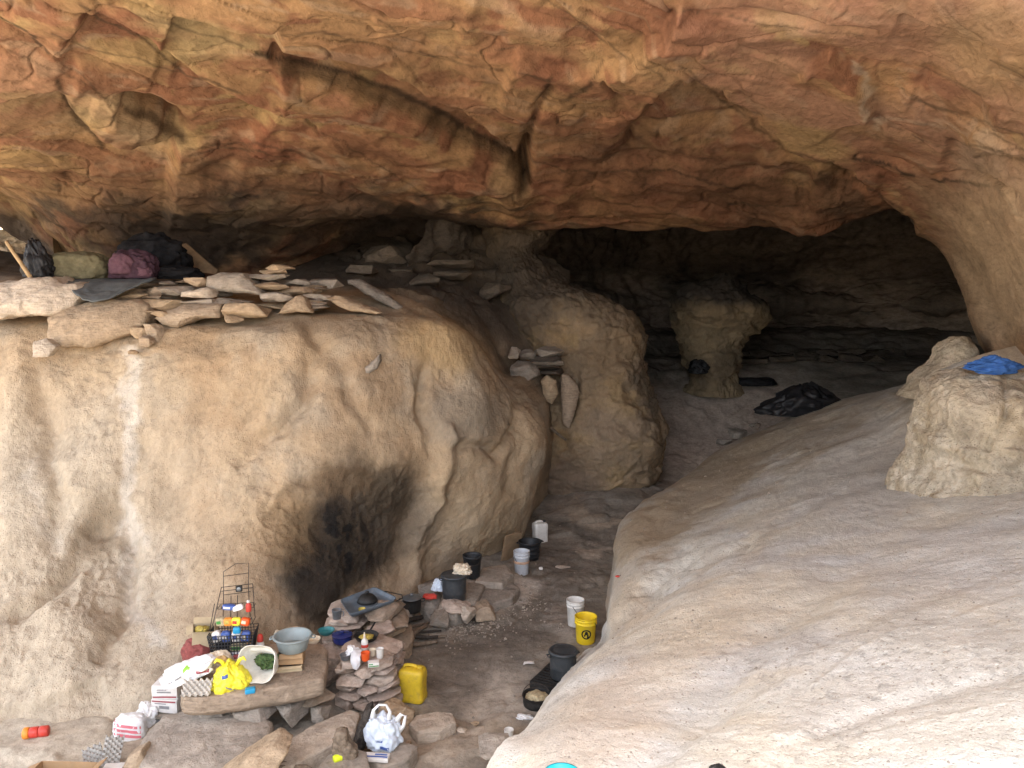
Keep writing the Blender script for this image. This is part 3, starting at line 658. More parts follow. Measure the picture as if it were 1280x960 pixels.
    t = fbm(q * .8 + 40, 5)
    c = lerp((.575, .545, .475), (.575, .56, .52), sstep(-.3, .4, t))
    c = lerp(c, (.60, .53, .41), .5 * sstep(.0, .5, fbm(q * 1.4 + 15, 5)))
    c = lerp(c, (.46, .425, .37), .45 * sstep(.05, .5, fbm(q * (1.6, 1.0, 1.6) + 33, 5)))
    spots = [('g', 860, 620, 140, 50, -32, (.36, .28, .185), .8), ('g', 800, 680, 60, 44, -40, (.40, .31, .205), .75), ('g', 1000, 545, 130, 34, -20, (.34, .275, .19), .7), ('g', 950, 660, 60, 14, -38, (.56, .50, .40), .6),
             ('g', 1080, 600, 110, 70, -30, (.47, .44, .395), .7), ('g', 880, 790, 120, 60, -35, (.60, .51, .38), .6), ('g', 1180, 700, 120, 60, 0, (.53, .50, .45), .6), ('g', 760, 900, 90, 60, -40, (.58, .47, .35), .5),
             ('g', 1150, 490, 30, 60, 20, (.38, .31, .22), .7), ('g', 1268, 436, 60, 44, 0, (.36, .27, .18), .85), ('g', 1090, 880, 150, 50, -20, (.55, .52, .47), .5), ('g', 780, 760, 44, 40, -45, (.48, .38, .27), .6), ('g', 700, 945, 60, 30, 0, (.50, .42, .33), .5)]
    c = paint(c, V2, spots, 22, 1.3, 31)
    # lichen-dark scuffs near the visitor's feet
    sc = sstep(.34, .55, fbm(q * (17, 11, 17) + 3, 5, .7)) * sstep(.0, .3, fbm(q * 1.1 + 18, 3) - .0004 * np.abs(u - 1150) + .1)
    c = lerp(c, (.22, .20, .175), .4 * sc * sstep(720, 820, v))
    o = link('rock_slope', grid_mesh('rock_slope', V2, c), M['slope'])
    setkind(o, 'structure')
    reg('slope', V2)
build_slope()

# ---- floor of the cave, rising into the chamber
def floor_h(x, y):
    rise = 2.05 * sstep(14.2, 21.5, y + .12 * (x - 3)) * sstep(1.2, 3.2, x)
    rise += .35 * sstep(13.2, 15.5, y) * sstep(2.2, 1.2, x)
    return rise + .40 * np.exp(-((x - 1.9) / 1.3) ** 2 - ((y - 14.2) / 1.3) ** 2) + .55 * sstep(22.0, 24.0, y)
def build_floor():
    xs = np.concatenate([np.linspace(-14, -5.5, 20)[:-1], np.linspace(-5.5, 5.5, 330), np.linspace(5.5, 18, 110)[1:]])
    ys = np.concatenate([np.linspace(-10, 4.6, 30)[:-1], np.linspace(4.6, 17, 330), np.linspace(17, 28, 130)[1:]])
    X, Y = np.meshgrid(xs, ys)
    Z = floor_h(X, Y)
    V = np.stack([X, Y, Z], -1)
    q = np.stack([X, Y, Z * 0], -1)
    H = .045 * fbm(q * .9, 4) + .016 * fbm(q * 3.4 + 4, 5, .55) + .006 * ridged(q * 9, 3)
    slab = sstep(.12, .2, fbm(q * .8 + 22, 4)); H += .03 * slab
    up = sstep(15.5, 19, Y); i1, e1, o1 = worley(q * (1.4, 2.4, 1)); H += up * .10 * (i1[..., 0] - .3) * sstep(0, .2, e1) * sstep(18.5, 20.5, Y)
    V[..., 2] += H
    t = fbm(q * .9 + 70, 5)
    c = lerp((.215, .186, .152), (.28, .245, .20), sstep(-.3, .4, t))
    c = lerp(c, (.24, .20, .155), .55 * sstep(.15, .5, fbm(q * 1.6 + 11, 5)))
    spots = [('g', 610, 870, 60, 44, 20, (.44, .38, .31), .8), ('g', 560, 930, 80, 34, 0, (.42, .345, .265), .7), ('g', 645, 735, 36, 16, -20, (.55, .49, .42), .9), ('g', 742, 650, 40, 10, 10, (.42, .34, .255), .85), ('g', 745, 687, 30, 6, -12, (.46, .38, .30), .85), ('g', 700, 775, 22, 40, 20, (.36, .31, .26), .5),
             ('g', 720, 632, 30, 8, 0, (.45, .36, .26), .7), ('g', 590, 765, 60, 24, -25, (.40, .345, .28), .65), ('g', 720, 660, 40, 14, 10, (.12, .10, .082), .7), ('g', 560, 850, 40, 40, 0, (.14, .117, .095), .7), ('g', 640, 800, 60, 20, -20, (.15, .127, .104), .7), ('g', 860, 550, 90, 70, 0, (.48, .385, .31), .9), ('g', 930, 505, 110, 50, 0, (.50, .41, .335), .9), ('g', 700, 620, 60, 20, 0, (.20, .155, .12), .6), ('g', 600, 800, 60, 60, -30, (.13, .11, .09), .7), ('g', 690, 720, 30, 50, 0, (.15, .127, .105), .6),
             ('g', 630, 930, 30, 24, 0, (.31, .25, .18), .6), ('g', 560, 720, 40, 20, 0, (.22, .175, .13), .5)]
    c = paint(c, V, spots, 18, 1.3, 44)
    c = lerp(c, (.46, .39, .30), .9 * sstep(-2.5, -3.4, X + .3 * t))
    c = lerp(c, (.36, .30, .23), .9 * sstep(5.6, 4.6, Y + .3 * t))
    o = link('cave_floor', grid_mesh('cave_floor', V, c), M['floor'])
    setkind(o, 'structure')
    reg('floor', V)
build_floor()

# ---- walls of the chamber behind
def build_chamber():
    plan = [(-1.5, 15.2), (-.2, 18.6), (1.6, 22.4), (4.2, 25.2), (7.6, 26.4), (11.4, 25.6), (14.4, 22.6), (15.4, 18.5), (13.8, 14.2), (10.6, 11.2), (8.4, 8.6)]
    prof = [(-.6, 1.0, 0), (1.0, 1.0, 0), (1.9, 1.0, 0), (2.35, .94, 0), (2.55, 1.02, 0), (3.2, 1.03, 0), (3.45, .99, 0), (4.1, 1.06, 0), (5.0, 1.03, 0), (6.2, .95, 0), (7.4, .8, 0)]
    cx, cy = 6.0, 17.0
    net = [[np.array([cx + (x - cx) * s, cy + (y - cy) * s, z]) for (x, y) in plan] for (z, s, _) in prof]
    V = loft(np.array(net), 22, 56)
    N = gnorm(V, (5, 15, 3))
    q = V
    w = fbm(q * .5, 4)
    i1, e1, o1 = worley(np.stack([q[..., 0] * .7, q[..., 1] * .7, q[..., 2] * 2.4], -1) + .4 * w[..., None])
    H = .20 * (i1[..., 0] - .5) * sstep(0, .3, e1) + .35 * w + .08 * fbm(q * 2, 4) + .04 * ridged(q * (3, 3, 6), 3)
    V2 = V + N * H[..., None]
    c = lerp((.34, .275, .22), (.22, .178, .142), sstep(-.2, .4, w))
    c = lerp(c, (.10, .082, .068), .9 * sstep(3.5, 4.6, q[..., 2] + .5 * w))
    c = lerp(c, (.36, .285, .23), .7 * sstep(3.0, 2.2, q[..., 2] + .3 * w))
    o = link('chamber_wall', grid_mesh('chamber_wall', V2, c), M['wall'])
    setkind(o, 'structure')
    reg('chamber', V2)
build_chamber()

# ---- rounded boulder standing behind the outcrop, up to the roof
def ring_rock(name, rings, counts, ncol, feats, amp, colfn, material, toward=(0, 0, 4), seed=0):
    net = []
    for (c, rx, ry, sq) in rings:
        row = []
        for k in range(14):
            a = 2 * PI * k / 14
            ca, sa = math.cos(a), math.sin(a)
            m = (abs(ca) ** sq + abs(sa) ** sq) ** (-1 / sq)
            row.append(np.array([c[0] + rx * m * ca, c[1] + ry * m * sa, c[2]]))
        net.append(row)
    net = np.array(net)
    a = crom(net, counts)
    b = np.concatenate([a[:, -1:], a, a[:, :2]], 1).swapaxes(0, 1)
    out = []
    for k in range(14):
        p0, p1, p2, p3 = b[k], b[k + 1], b[k + 2], b[k + 3]
        for t in np.arange(ncol) / ncol:
            out.append(.5 * (2 * p1 + (p2 - p0) * t + (2 * p0 - 5 * p1 + 4 * p2 - p3) * t * t + (3 * p1 - p0 - 3 * p2 + p3) * t ** 3))
    V = np.array(out).swapaxes(0, 1)
    ctr = V.mean((0, 1))
    dr = np.gradient(V, axis=0); dc = np.roll(V, -1, 1) - np.roll(V, 1, 1)
    N = np.cross(dr, dc); N /= np.linalg.norm(N, axis=-1, keepdims=True) + 1e-9
    if np.median(((V - V.mean(1, keepdims=True)) * N).sum(-1)) < 0: N = -N
    q = V + seed
    H = features(V, feats, 10, 1.1, seed) if feats else 0
    H = H + amp * (.6 * fbm(q * .9, 4) + .35 * fbm(q * 2.3 + 5, 5, .55) + .16 * ridged(q * (4.5, 4.5, 6), 4, .6) + .06 * fbm(q * 18, 3))
    i1, e1, o1 = worley(q * (1.2, 1.2, 2.2) + .4 * fbm(q)[..., None])
    zb = q[..., 2] * (3.4 if name == 'waisted_rock' else 1.6) + .5 * fbm(q * 1.2, 3); fz = zb - np.floor(zb); H = H + amp * .45 * (fz - sstep(.8, 1., fz))
    H = H + amp * .5 * (i1[..., 0] - .5) * sstep(0, .15, e1)
    H = H + amp * 1.3 * facets(q * (.9, .9, 1.3) + .3 * fbm(q * 1.1)[..., None], .2, .2, .25)
    V2 = V + N * H[..., None]
    o = link(name, grid_mesh(name, V2, colfn(V2, H), True), material)
    return o, V2

def mid_col(V, H):
    u, v = UV(V)
    t = fbm(V * 1.1 + 4, 5)
    c = lerp((.28, .20, .122), (.22, .162, .106), sstep(-.3, .4, t))
    c = lerp(c, (.34, .235, .12), .6 * sstep(.1, .5, fbm(V * 1.8 + 44, 5)))
    sp = [('g', 690, 335, 90, 50, 0, (.12, .09, .062), .85), ('g', 745, 385, 70, 30, 20, (.145, .112, .08), .8), ('g', 660, 370, 40, 60, 0, (.085, .066, .05), .85), ('g', 770, 440, 36, 40, 0, (.20, .14, .085), .6), ('g', 700, 600, 60, 40, 0, (.17, .125, .095), .7), ('g', 812, 470, 20, 80, 10, (.13, .10, .075), .6), ('g', 760, 540, 40, 40, 0, (.26, .20, .15), .5)]
    c = paint(c, V, sp, 14, 1.4, 5)
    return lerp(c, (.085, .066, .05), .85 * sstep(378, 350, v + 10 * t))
def p3(u, v, Y): return P(u, v, Y)
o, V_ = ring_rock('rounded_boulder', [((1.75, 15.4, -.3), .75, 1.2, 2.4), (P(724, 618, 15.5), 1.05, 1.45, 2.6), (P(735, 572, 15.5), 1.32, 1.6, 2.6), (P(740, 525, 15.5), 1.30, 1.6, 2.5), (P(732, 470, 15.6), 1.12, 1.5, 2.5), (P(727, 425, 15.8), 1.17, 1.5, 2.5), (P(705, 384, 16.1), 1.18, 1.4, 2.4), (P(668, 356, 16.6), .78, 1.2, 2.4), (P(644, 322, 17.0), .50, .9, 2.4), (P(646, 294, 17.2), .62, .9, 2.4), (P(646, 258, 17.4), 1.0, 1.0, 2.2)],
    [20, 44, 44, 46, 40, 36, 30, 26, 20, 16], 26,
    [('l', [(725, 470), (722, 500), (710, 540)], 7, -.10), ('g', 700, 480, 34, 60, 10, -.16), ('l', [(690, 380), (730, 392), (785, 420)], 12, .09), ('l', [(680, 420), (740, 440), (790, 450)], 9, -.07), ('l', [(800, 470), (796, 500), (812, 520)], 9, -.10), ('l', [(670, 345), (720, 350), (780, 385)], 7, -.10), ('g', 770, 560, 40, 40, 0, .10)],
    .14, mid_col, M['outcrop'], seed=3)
label(o, 'tall rounded brown boulder standing behind the big outcrop at the mouth of the dark chamber', 'boulder')
reg('mid', V_)

def pil_col(V, H):
    t = fbm(V * 1.3 + 4, 5)
    c = lerp((.26, .195, .118), (.17, .13, .085), sstep(-.3, .4, t))
    c = lerp(c, (.32, .25, .155), .6 * sstep(2.3, 2.8, V[..., 2]) * sstep(3.2, 2.9, V[..., 2]))
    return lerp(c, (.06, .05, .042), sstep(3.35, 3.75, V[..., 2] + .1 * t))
o, V_ = ring_rock('waisted_rock', [(P(893, 492, 18.9), .62, .7, 2.4), (P(893, 470, 18.9), .44, .55, 2.3), (P(890, 448, 18.9), .56, .65, 2.2), (P(892, 425, 19), .68, .7, 2.4), (P(897, 400, 19.1), .96, .85, 2.4), (P(899, 385, 19.1), 1.0, .9, 2.4), (P(892, 366, 19.2), .78, .75, 2.2), (P(905, 352, 19.3), .36, .5, 2.2), (P(910, 343, 19.3), .08, .1, 2)],
    [10, 14, 16, 16, 12, 14, 12, 8], 16, [], .17, pil_col, M['outcrop'], seed=21)
label(o, 'waisted rock in the dark chamber, broad above and narrow at its foot', 'rock')

# ---- rough block of rock sitting on the slope at the right, and the little knob behind it
def blk_col(V, H):
    t = fbm(V * 1.6 + 4, 5)
    c = lerp((.52, .45, .35), (.45, .38, .285), sstep(-.3, .4, t))
    c = lerp(c, (.30, .225, .14), .6 * sstep(.15, .5, fbm(V * 2.5 + 14, 5)))
    return lerp(c, (.52, .44, .32), .6 * sstep(.15, .5, fbm(V * 2 + 64, 5)))
b0 = P(1280, 612, 7.6)
o, V_ = ring_rock('rough_rock_block', [((b0[0] + .12, 7.8, b0[2] - .4), 1.13, .95, 4), ((b0[0] + .10, 7.8, b0[2] - .06), 1.10, .93, 4), ((b0[0] + .13, 7.8, b0[2] + .2), 1.02, .86, 4), ((b0[0] + .16, 7.85, b0[2] + .5), .99, .8, 3.6), ((b0[0] + .16, 7.9, b0[2] + .8), .95, .74, 3.4), ((b0[0] + .18, 8.0, b0[2] + .98), .88, .66, 3), ((b0[0] + .2, 8.05, b0[2] + 1.05), .6, .45, 2.6), ((b0[0] + .2, 8.05, b0[2] + 1.08), .02, .02, 2)],
    [14, 24, 30, 30, 24, 20, 10], 34, [('l', [(1255, 490), (1258, 520), (1235, 560)], 6, -.10), ('l', [(1170, 575), (1240, 590), (1280, 580)], 6, -.06), ('g', 1215, 500, 34, 26, 0, .06), ('s', [(1236, 560), (1250, 515), (1256, 490)], 30, .05)], .10, blk_col, M['block'], seed=8)
label(o, 'rough pale block of rock on the slope, under the blue cloth', 'rock')
reg('block', V_)
k0 = P(1202, 455, 10.6)
o, V_ = ring_rock('knobbly_rock', [((k0[0], 10.8, k0[2] - .5), .62, .6, 2.4), ((k0[0] - .03, 10.8, k0[2] - .2), .40, .5, 2.4), ((k0[0], 10.8, k0[2]), .23, .36, 2.4), ((k0[0], 10.8, k0[2] + .18), .17, .3, 2.6), ((k0[0] + .02, 10.8, k0[2] + .27), .13, .24, 2.2), ((k0[0] + .03, 10.8, k0[2] + .33), .07, .14, 2), ((k0[0] + .03, 10.8, k0[2] + .35), .01, .01, 2)],
    [10, 10, 12, 12, 8, 6], 14, [], .09, blk_col, M['block'], seed=13)
label(o, 'small tan knob of rock at the right foot of the arch', 'rock')

# ---- sunlit rock outside, seen past the end of the ledge, and the country beyond the shelter
def build_outside():
    us = [-700, -400, -200, -60, 20, 70, 120]; rows = []
    for (v, Y) in ((420, 17.5), (340, 18.2), (305, 18.8), (282, 19.6), (255, 21), (200, 23), (90, 26), (-60, 30)):
        rows.append([P(u, v + (.06 * (u - 20) if u < 20 else 0), Y + .004 * max(0, 20 - u) * -1) for u in us])
    V = loft(np.array(rows), 26, 30)
    N = gnorm(V, (0, 0, 4)); q = V
    i1, e1, o1 = worley(q * (1.1, 1.1, 2.4)); H = .3 * (i1[..., 0] - .5) * sstep(0, .2, e1) + .3 * fbm(q * .7, 4) + .05 * ridged(q * 3, 4)
    V = V + N * H[..., None]
    c = lerp((.42, .32, .21), (.50, .41, .30), sstep(-.3, .4, fbm(q, 4)))
    setkind(link('hillside', grid_mesh('hillside', V, c), M['block']), 'structure')
build_outside()
def build_cliff():  # unseen rock over and behind the shelter, added to stop sun leaking in
    prof = [(1.15, 8.75), (2.5, 9.6), (5, 10.6), (10, 11.5), (18, 12), (25, 11.5), (29.5, 9.5), (31, 4), (31.5, -1.5)]
    net = [[np.array([x, y + (.0 if y > 3 else .25 * math.sin(x)), z * (1 if x > -8 or z < 0 else .55)]) for x in (-9.0, -7.5, -4, 0, 5, 10, 15, 19)] for (y, z) in prof]
    V = loft(np.array(net), 16, 16); N = gnorm(V, (0, 5, 60)); V = V + N * (.35 * fbm(V * .5, 4) - .1)[..., None]
    S = loft(np.array([[np.array([-8.8 + .3 * math.sin(y), y, z]) for y in (15.5, 18, 21, 25, 29, 32)] for z in (-1.5, 2, 4.5, 7.5)]), 12, 12)
    E = loft(np.array([[np.array([18.5, y, z]) for y in (3, 10, 18, 25, 32)] for z in (-1.5, 3, 7, 11)]), 8, 8)
    VV, FF, CC = [], [], []; b = 0
    for W in (V, S, E):
        VV.append(W.reshape(-1, 3)); FF.append(grid_faces(W.shape[0], W.shape[1]) + b); b += W.shape[0] * W.shape[1]
    VV = np.concatenate(VV); c = lerp((.36, .25, .15), (.42, .32, .21), sstep(-.3, .4, fbm(VV * .7, 4)))
    setkind(link('unseen_cliff', raw_mesh('unseen_cliff', VV, np.concatenate(FF), True, c), M['block']), 'structure')
build_cliff()
def build_ground():
    r = np.concatenate([[0.], np.geomspace(6, 900, 60)]); a = np.linspace(0, 2 * PI, 73)
    Rr, A = np.meshgrid(r, a, indexing='ij')
    V = np.stack([Rr * np.cos(A), Rr * np.sin(A), np.full_like(Rr, -.9)], -1)
    V[..., 2] += .5 * fbm(V * .06, 4) * sstep(8, 30, Rr) + .02 * fbm(V * .8, 3)
    V[..., 2] = np.minimum(V[..., 2], -.45)
    t = fbm(V * .3, 4)
    c = lerp((.42, .33, .23), (.36, .28, .18), sstep(-.3, .4, t))
    setkind(link('ground', grid_mesh('ground', V, c), M['floor']), 'structure')
build_ground()
# ------------------------------------------------------------------ shapes for the loose things
def lathe_VF(prof, n=40, wob=0., seed=0, arc=2 * PI):
    prof = np.asarray(prof, float); m = len(prof)
    a = np.arange(n) * arc / n
    r = prof[:, 0][:, None] * (1 + wob * np.stack([perlin(np.stack([np.cos(a) * 1.3 + seed, np.sin(a) * 1.3, np.full(n, z * 3.)], -1)) for z in prof[:, 1]]))
    V = np.stack([r * np.cos(a), r * np.sin(a), np.repeat(prof[:, 1][:, None], n, 1)], -1)
    return V.reshape(-1, 3), grid_faces(m, n, True)

def lathe(name, prof, material, parent=None, n=40, wob=0., seed=0, loc=None):
    V, f = lathe_VF(prof, n, wob, seed)
    return link(name, raw_mesh(name, V, f), material, parent, loc)

def tube_VF(pts, r, n=8, closed=False):
    P_ = [Vector(p) for p in pts]; m = len(P_); V = []; F_ = []
    up = Vector((0, 0, 1)); prev = None
    for i, p in enumerate(P_):
        if closed: t = P_[(i + 1) % m] - P_[i - 1]
        else: t = P_[min(i + 1, m - 1)] - P_[max(i - 1, 0)]
        t.normalize()
        x = prev if prev is not None else (up if abs(t.z) < .9 else Vector((1, 0, 0)))
        x = (x - t * x.dot(t)).normalized(); prev = x
        y = t.cross(x)
        rr = r[i] if hasattr(r, '__len__') else r
        for k in range(n):
            a = 2 * PI * k / n
            V.append(p + (x * math.cos(a) + y * math.sin(a)) * rr)
    for i in range(m if closed else m - 1):
        for k in range(n):
            j = (i + 1) % m
            F_.append((i * n + k, i * n + (k + 1) % n, j * n + (k + 1) % n, j * n + k))
    if not closed:
        F_.append(tuple(range(n - 1, -1, -1))); F_.append(tuple((m - 1) * n + k for k in range(n)))
    return [tuple(v) for v in V], F_

def join_VF(lst):
    V, F_ = [], []
    for v, f in lst:
        b = len(V); V += [tuple(x) for x in v]; F_ += [tuple(i + b for i in q) for q in f]
    return V, F_

def tubes(name, paths, r, material, parent=None, n=7, loc=None):
    V, f = join_VF([tube_VF(p, r, n) for p in paths])
    return link(name, raw_mesh(name, V, f), material, parent, loc)

def box_VF(sx, sy, sz, c=(0, 0, 0), M_=None):
    v = [(x * sx / 2 + c[0], y * sy / 2 + c[1], z * sz / 2 + c[2]) for x in (-1, 1) for y in (-1, 1) for z in (-1, 1)]
    f = [(0, 1, 3, 2), (4, 6, 7, 5), (0, 4, 5, 1), (2, 3, 7, 6), (0, 2, 6, 4), (1, 5, 7, 3)]
    if M_ is not None: v = [tuple(M_ @ Vector(p)) for p in v]
    return v, f

def bevelled(name, VF, material, parent=None, w=.004, seg=2, loc=None, dent=0., seed=0, cuts=0):
    me = raw_mesh(name, VF[0], VF[1], False)
    bm = bmesh.new(); bm.from_mesh(me)
    bmesh.ops.recalc_face_normals(bm, faces=bm.faces)
    if w: bmesh.ops.bevel(bm, geom=bm.edges[:], offset=w, segments=seg, affect='EDGES', profile=.6, clamp_overlap=True)
    if cuts: bmesh.ops.subdivide_edges(bm, edges=[e for e in bm.edges if e.calc_length() > .05], cuts=cuts, use_grid_fill=True)
    bm.to_mesh(me); bm.free()
    if dent:
        V = np.array([v.co[:] for v in me.vertices]); d = np.stack([perlin(V * 9 + seed), perlin(V * 9 + seed + 31), perlin(V * 9 + seed + 67)], -1) * dent
        me.vertices.foreach_set('co', (V + d).astype(np.float32).ravel())
    me.polygons.foreach_set('use_smooth', [True] * len(me.polygons))
    try: me.set_sharp_from_angle(angle=R(40))
    except Exception: pass
    return link(name, me, material, parent, loc)

def thing(name, loc, text, cat, rz=0., group=None, tilt=(0, 0)):
    o = bpy.data.objects.new(name, None); COL.objects.link(o); o.empty_display_size = .05
    o.location = [float(c) for c in loc]; o.rotation_euler = (tilt[0], tilt[1], rz)
    return label(o, text, cat, group)

# ---- stones
def stone_mesh(name, dims, seed, n=16, boxy=5., res=.05, rough=.03, bev=.012):
    rs = np.random.RandomState(seed)
    d = rs.normal(size=(n, 3)); d[:, 2] *= .8
    d /= ((np.abs(d) ** boxy).sum(1) ** (1 / boxy))[:, None]
    d *= rs.uniform(.82, 1., (n, 1))
    bm = bmesh.new()
    for p in d: bm.verts.new(p)
    bmesh.ops.convex_hull(bm, input=bm.verts[:])
    bmesh.ops.delete(bm, geom=[v for v in bm.verts if not v.link_faces], context='VERTS')
    V = np.array([v.co[:] for v in bm.verts]); lo, hi = V.min(0), V.max(0)
    for v, c in zip(bm.verts, (V - lo) / (hi - lo)):
        v.co = ((c[0] - .5) * dims[0], (c[1] - .5) * dims[1], c[2] * dims[2])
    bmesh.ops.dissolve_limit(bm, angle_limit=R(9), verts=bm.verts[:], edges=bm.edges[:])
    bmesh.ops.bevel(bm, geom=bm.edges[:], offset=bev * min(dims) * 2.2, segments=1, affect='EDGES', clamp_overlap=True)
    bmesh.ops.triangulate(bm, faces=bm.faces[:])
    for _ in range(5):
        lim = max(res * max(dims), .012)
        es = [e for e in bm.edges if e.calc_length() > lim * 1.6]
        if not es or len(bm.verts) > 2600: break
        bmesh.ops.subdivide_edges(bm, edges=es, cuts=1)
        bmesh.ops.triangulate(bm, faces=bm.faces[:])
    bm.normal_update()
    V = np.array([v.co[:] for v in bm.verts]); N = np.array([v.normal[:] for v in bm.verts])
    s = 1 / max(dims)
    h = rough * max(min(dims) * 1.6, .25 * max(dims) * .5) * (fbm(V * s * 4 + seed, 4, .55) + .35 * ridged(V * s * (7, 7, 26) + seed, 3))
    V = V + N * h[:, None]; V[:, 2] -= V[:, 2].min()
    for v, c in zip(bm.verts, V): v.co = c
    me = bpy.data.meshes.new(name); bm.to_mesh(me); bm.free()
    me.polygons.foreach_set('use_smooth', [True] * len(me.polygons))
    try: me.set_sharp_from_angle(angle=R(32))
    except Exception: pass
    return me

SEED = [100]
def stone(dims, loc, text, group=None, material='stone', rz=None, tilt=(0, 0), n=16, name='stone', cat='stone', boxy=5., rough=.03):
    SEED[0] += 1
    rnd = random.Random(SEED[0])
    o = link(name, stone_mesh(name, dims, SEED[0], n, boxy, rough=rough), M[material])
    o.location = [float(c) for c in loc]
    o.rotation_euler = (tilt[0], tilt[1], rnd.uniform(-.25, .25) if rz is None else rz)
    return label(o, text, cat, group)

def stone_px(u0, v0, u1, v1, Y, depth, text, group=None, material='stone', hk=.95, **kw):
    """a stone surveyed by its left, top, right and bottom sight lines at Y metres"""
    a = P(u0, v1, Y); b = P(u1, v0, Y)
    c = (a + b) / 2
    h = (b[2] - a[2]) * hk
    return stone((b[0] - a[0], depth, h), (c[0], Y + depth * .35, a[2]), text, group, material, **kw)

def outline_stone(poly, Y, depth, text, material='stone', group=None, bulge=.25, rough=.018, lean=0., name='stone', cat='stone', seed=None, back=.75):
    """a slab standing with its broad face to the visitor: true outline, real thickness"""
    SEED[0] += 1; sd = SEED[0] if seed is None else seed
    pts = [P(u, v, Y) for u, v in poly]
    n = 96
    pl = pts + [pts[0]]
    L = [np.linalg.norm(pl[i + 1] - pl[i]) for i in range(len(pts))]; cum = np.concatenate([[0], np.cumsum(L)])
    ring = []
    for s in np.linspace(0, cum[-1], n, endpoint=False):
        i = min(int(np.searchsorted(cum, s, 'right')) - 1, len(pts) - 1)
        t = (s - cum[i]) / L[i]; ring.append(pl[i] * (1 - t) + pl[i + 1] * t)
    ring = np.array(ring); c = ring.mean(0); z0 = ring[:, 2].min()
    size = np.ptp(ring[:, 0])
    rows = []
    for sc, dy in ((.0, -bulge), (.25, -bulge * .97), (.5, -bulge * .86), (.72, -bulge * .62), (.88, -bulge * .34), (.965, -bulge * .10), (1., .05), (1., .3), (.97, .6), (.9, .85), (back, 1.), (.4, 1.04), (0., 1.05)):
        w = c + (ring - c) * sc
        w = w + np.array((0, dy * depth, 0))
        w[:, 1] += lean * (w[:, 2] - z0)
        rows.append(w)
    V = crom(np.array(rows), 4)
    N = gnorm(V, None); ctr = V.mean((0, 1))
    if ((V - ctr) * N).sum(-1).mean() < 0: N = -N
    s = 1 / max(size, .1)
    h = rough * size * (fbm(V * s * 4 + sd, 5, .55) + .3 * ridged(V * s * (8, 8, 18) + sd, 3))
    i1, e1, o1 = worley(V * s * (4, 4, 7) + sd); h = h + rough * size * .9 * (i1[..., 0] - .5)
    V = V + N * h[..., None]
    base = np.array((c[0], Y + depth * .3, z0))
    me = raw_mesh(name, V - base, grid_faces(V.shape[0], n, True))
    o = link(name, me, M[material], None, base)
    return label(o, text, cat, group)

def plan_stone(poly, z, thick, text, material='stone', group=None, rough=.012, name='stone', cat='stone', top=.02, tilt=(0, 0), low=.86):
    """a slab lying flat: outline surveyed on its upper edge at height z"""
    SEED[0] += 1; sd = SEED[0]
    pts = [G(u, v, z) for u, v in poly]
    n = 96; pl = pts + [pts[0]]
    L = [np.linalg.norm(pl[i + 1] - pl[i]) for i in range(len(pts))]; cum = np.concatenate([[0], np.cumsum(L)])
    ring = []
    for s in np.linspace(0, cum[-1], n, endpoint=False):
        i = min(int(np.searchsorted(cum, s, 'right')) - 1, len(pts) - 1)
        t = (s - cum[i]) / L[i]; ring.append(pl[i] * (1 - t) + pl[i + 1] * t)
    ring = np.array(ring); c = ring.mean(0)
    size = np.ptp(ring[:, 0])
    rows = []
    for sc, dz in ((0, top), (.3, top), (.6, top * .9), (.8, top * .75), (.93, top * .45), (.985, .0), (1., -.12 * thick), (1., -.45 * thick), (.97, -.75 * thick), (low, -thick), (.4, -thick), (0, -thick)):
        w = c + (ring - c) * sc; w = w + np.array((0, 0, dz)); rows.append(w)
    V = crom(np.array(rows), 4)
    N = gnorm(V, None); ctr = V.mean((0, 1))
    if ((V - ctr) * N).sum(-1).mean() < 0: N = -N
    s = 1 / max(size, .1)
    h = rough * size * (fbm(V * s * 4 + sd, 5, .55) + .4 * ridged(V * s * (7, 7, 20) + sd, 3))
    V = V + N * h[..., None]
    base = np.array((c[0], c[1], z - thick))
    o = link(name, raw_mesh(name, V - base, grid_faces(V.shape[0], n, True)), M[material], None, base)
    o.rotation_euler = (tilt[0], tilt[1], 0)
    return label(o, text, cat, group)

# ---- soft things
def blob_mesh(name, dims, seed, fold=.12, freq=2.2, boxy=2.4, flat=.18, sub=5, crease=.65, shape=None):
    bm = bmesh.new(); bmesh.ops.create_icosphere(bm, subdivisions=sub, radius=1.)
    V = np.array([v.co[:] for v in bm.verts]); D = V.copy()
    V = V / ((np.abs(V) ** boxy).sum(1) ** (1 / boxy))[:, None]
    w = .5 * np.stack([perlin(D * 1.3 + seed), perlin(D * 1.3 + seed + 11), perlin(D * 1.3 + seed + 23)], -1)
    h = fold * (crease * (ridged((D + w) * freq + seed, 4, .55) - .8) + 1.1 * fbm(D * 1.4 + seed + 5, 3))
    V = V * (1 + h)[:, None]
    if shape: V = shape(V)
    z = V[:, 2]; V[:, 2] = np.where(z < -1 + flat * 2, -1 + flat * 2 + (z + 1 - flat * 2) * .12, z)
    lo, hi = V.min(0), V.max(0)
    V = (V - (lo + hi) / 2 * (1, 1, 0) - (0, 0, lo[2])) / (hi - lo) * np.array(dims)
    for v, c in zip(bm.verts, V): v.co = c
    me = bpy.data.meshes.new(name); bm.to_mesh(me); bm.free()
    me.polygons.foreach_set('use_smooth', [True] * len(me.polygons))
    return me

def soft(name, dims, loc, material, text, cat, seed, rz=0., group=None, tilt=(0, 0), **kw):
    o = link(name, blob_mesh(name, dims, seed, **kw), M[material])
    o.location = [float(c) for c in loc]; o.rotation_euler = (tilt[0], tilt[1], rz)
    return label(o, text, cat, group)

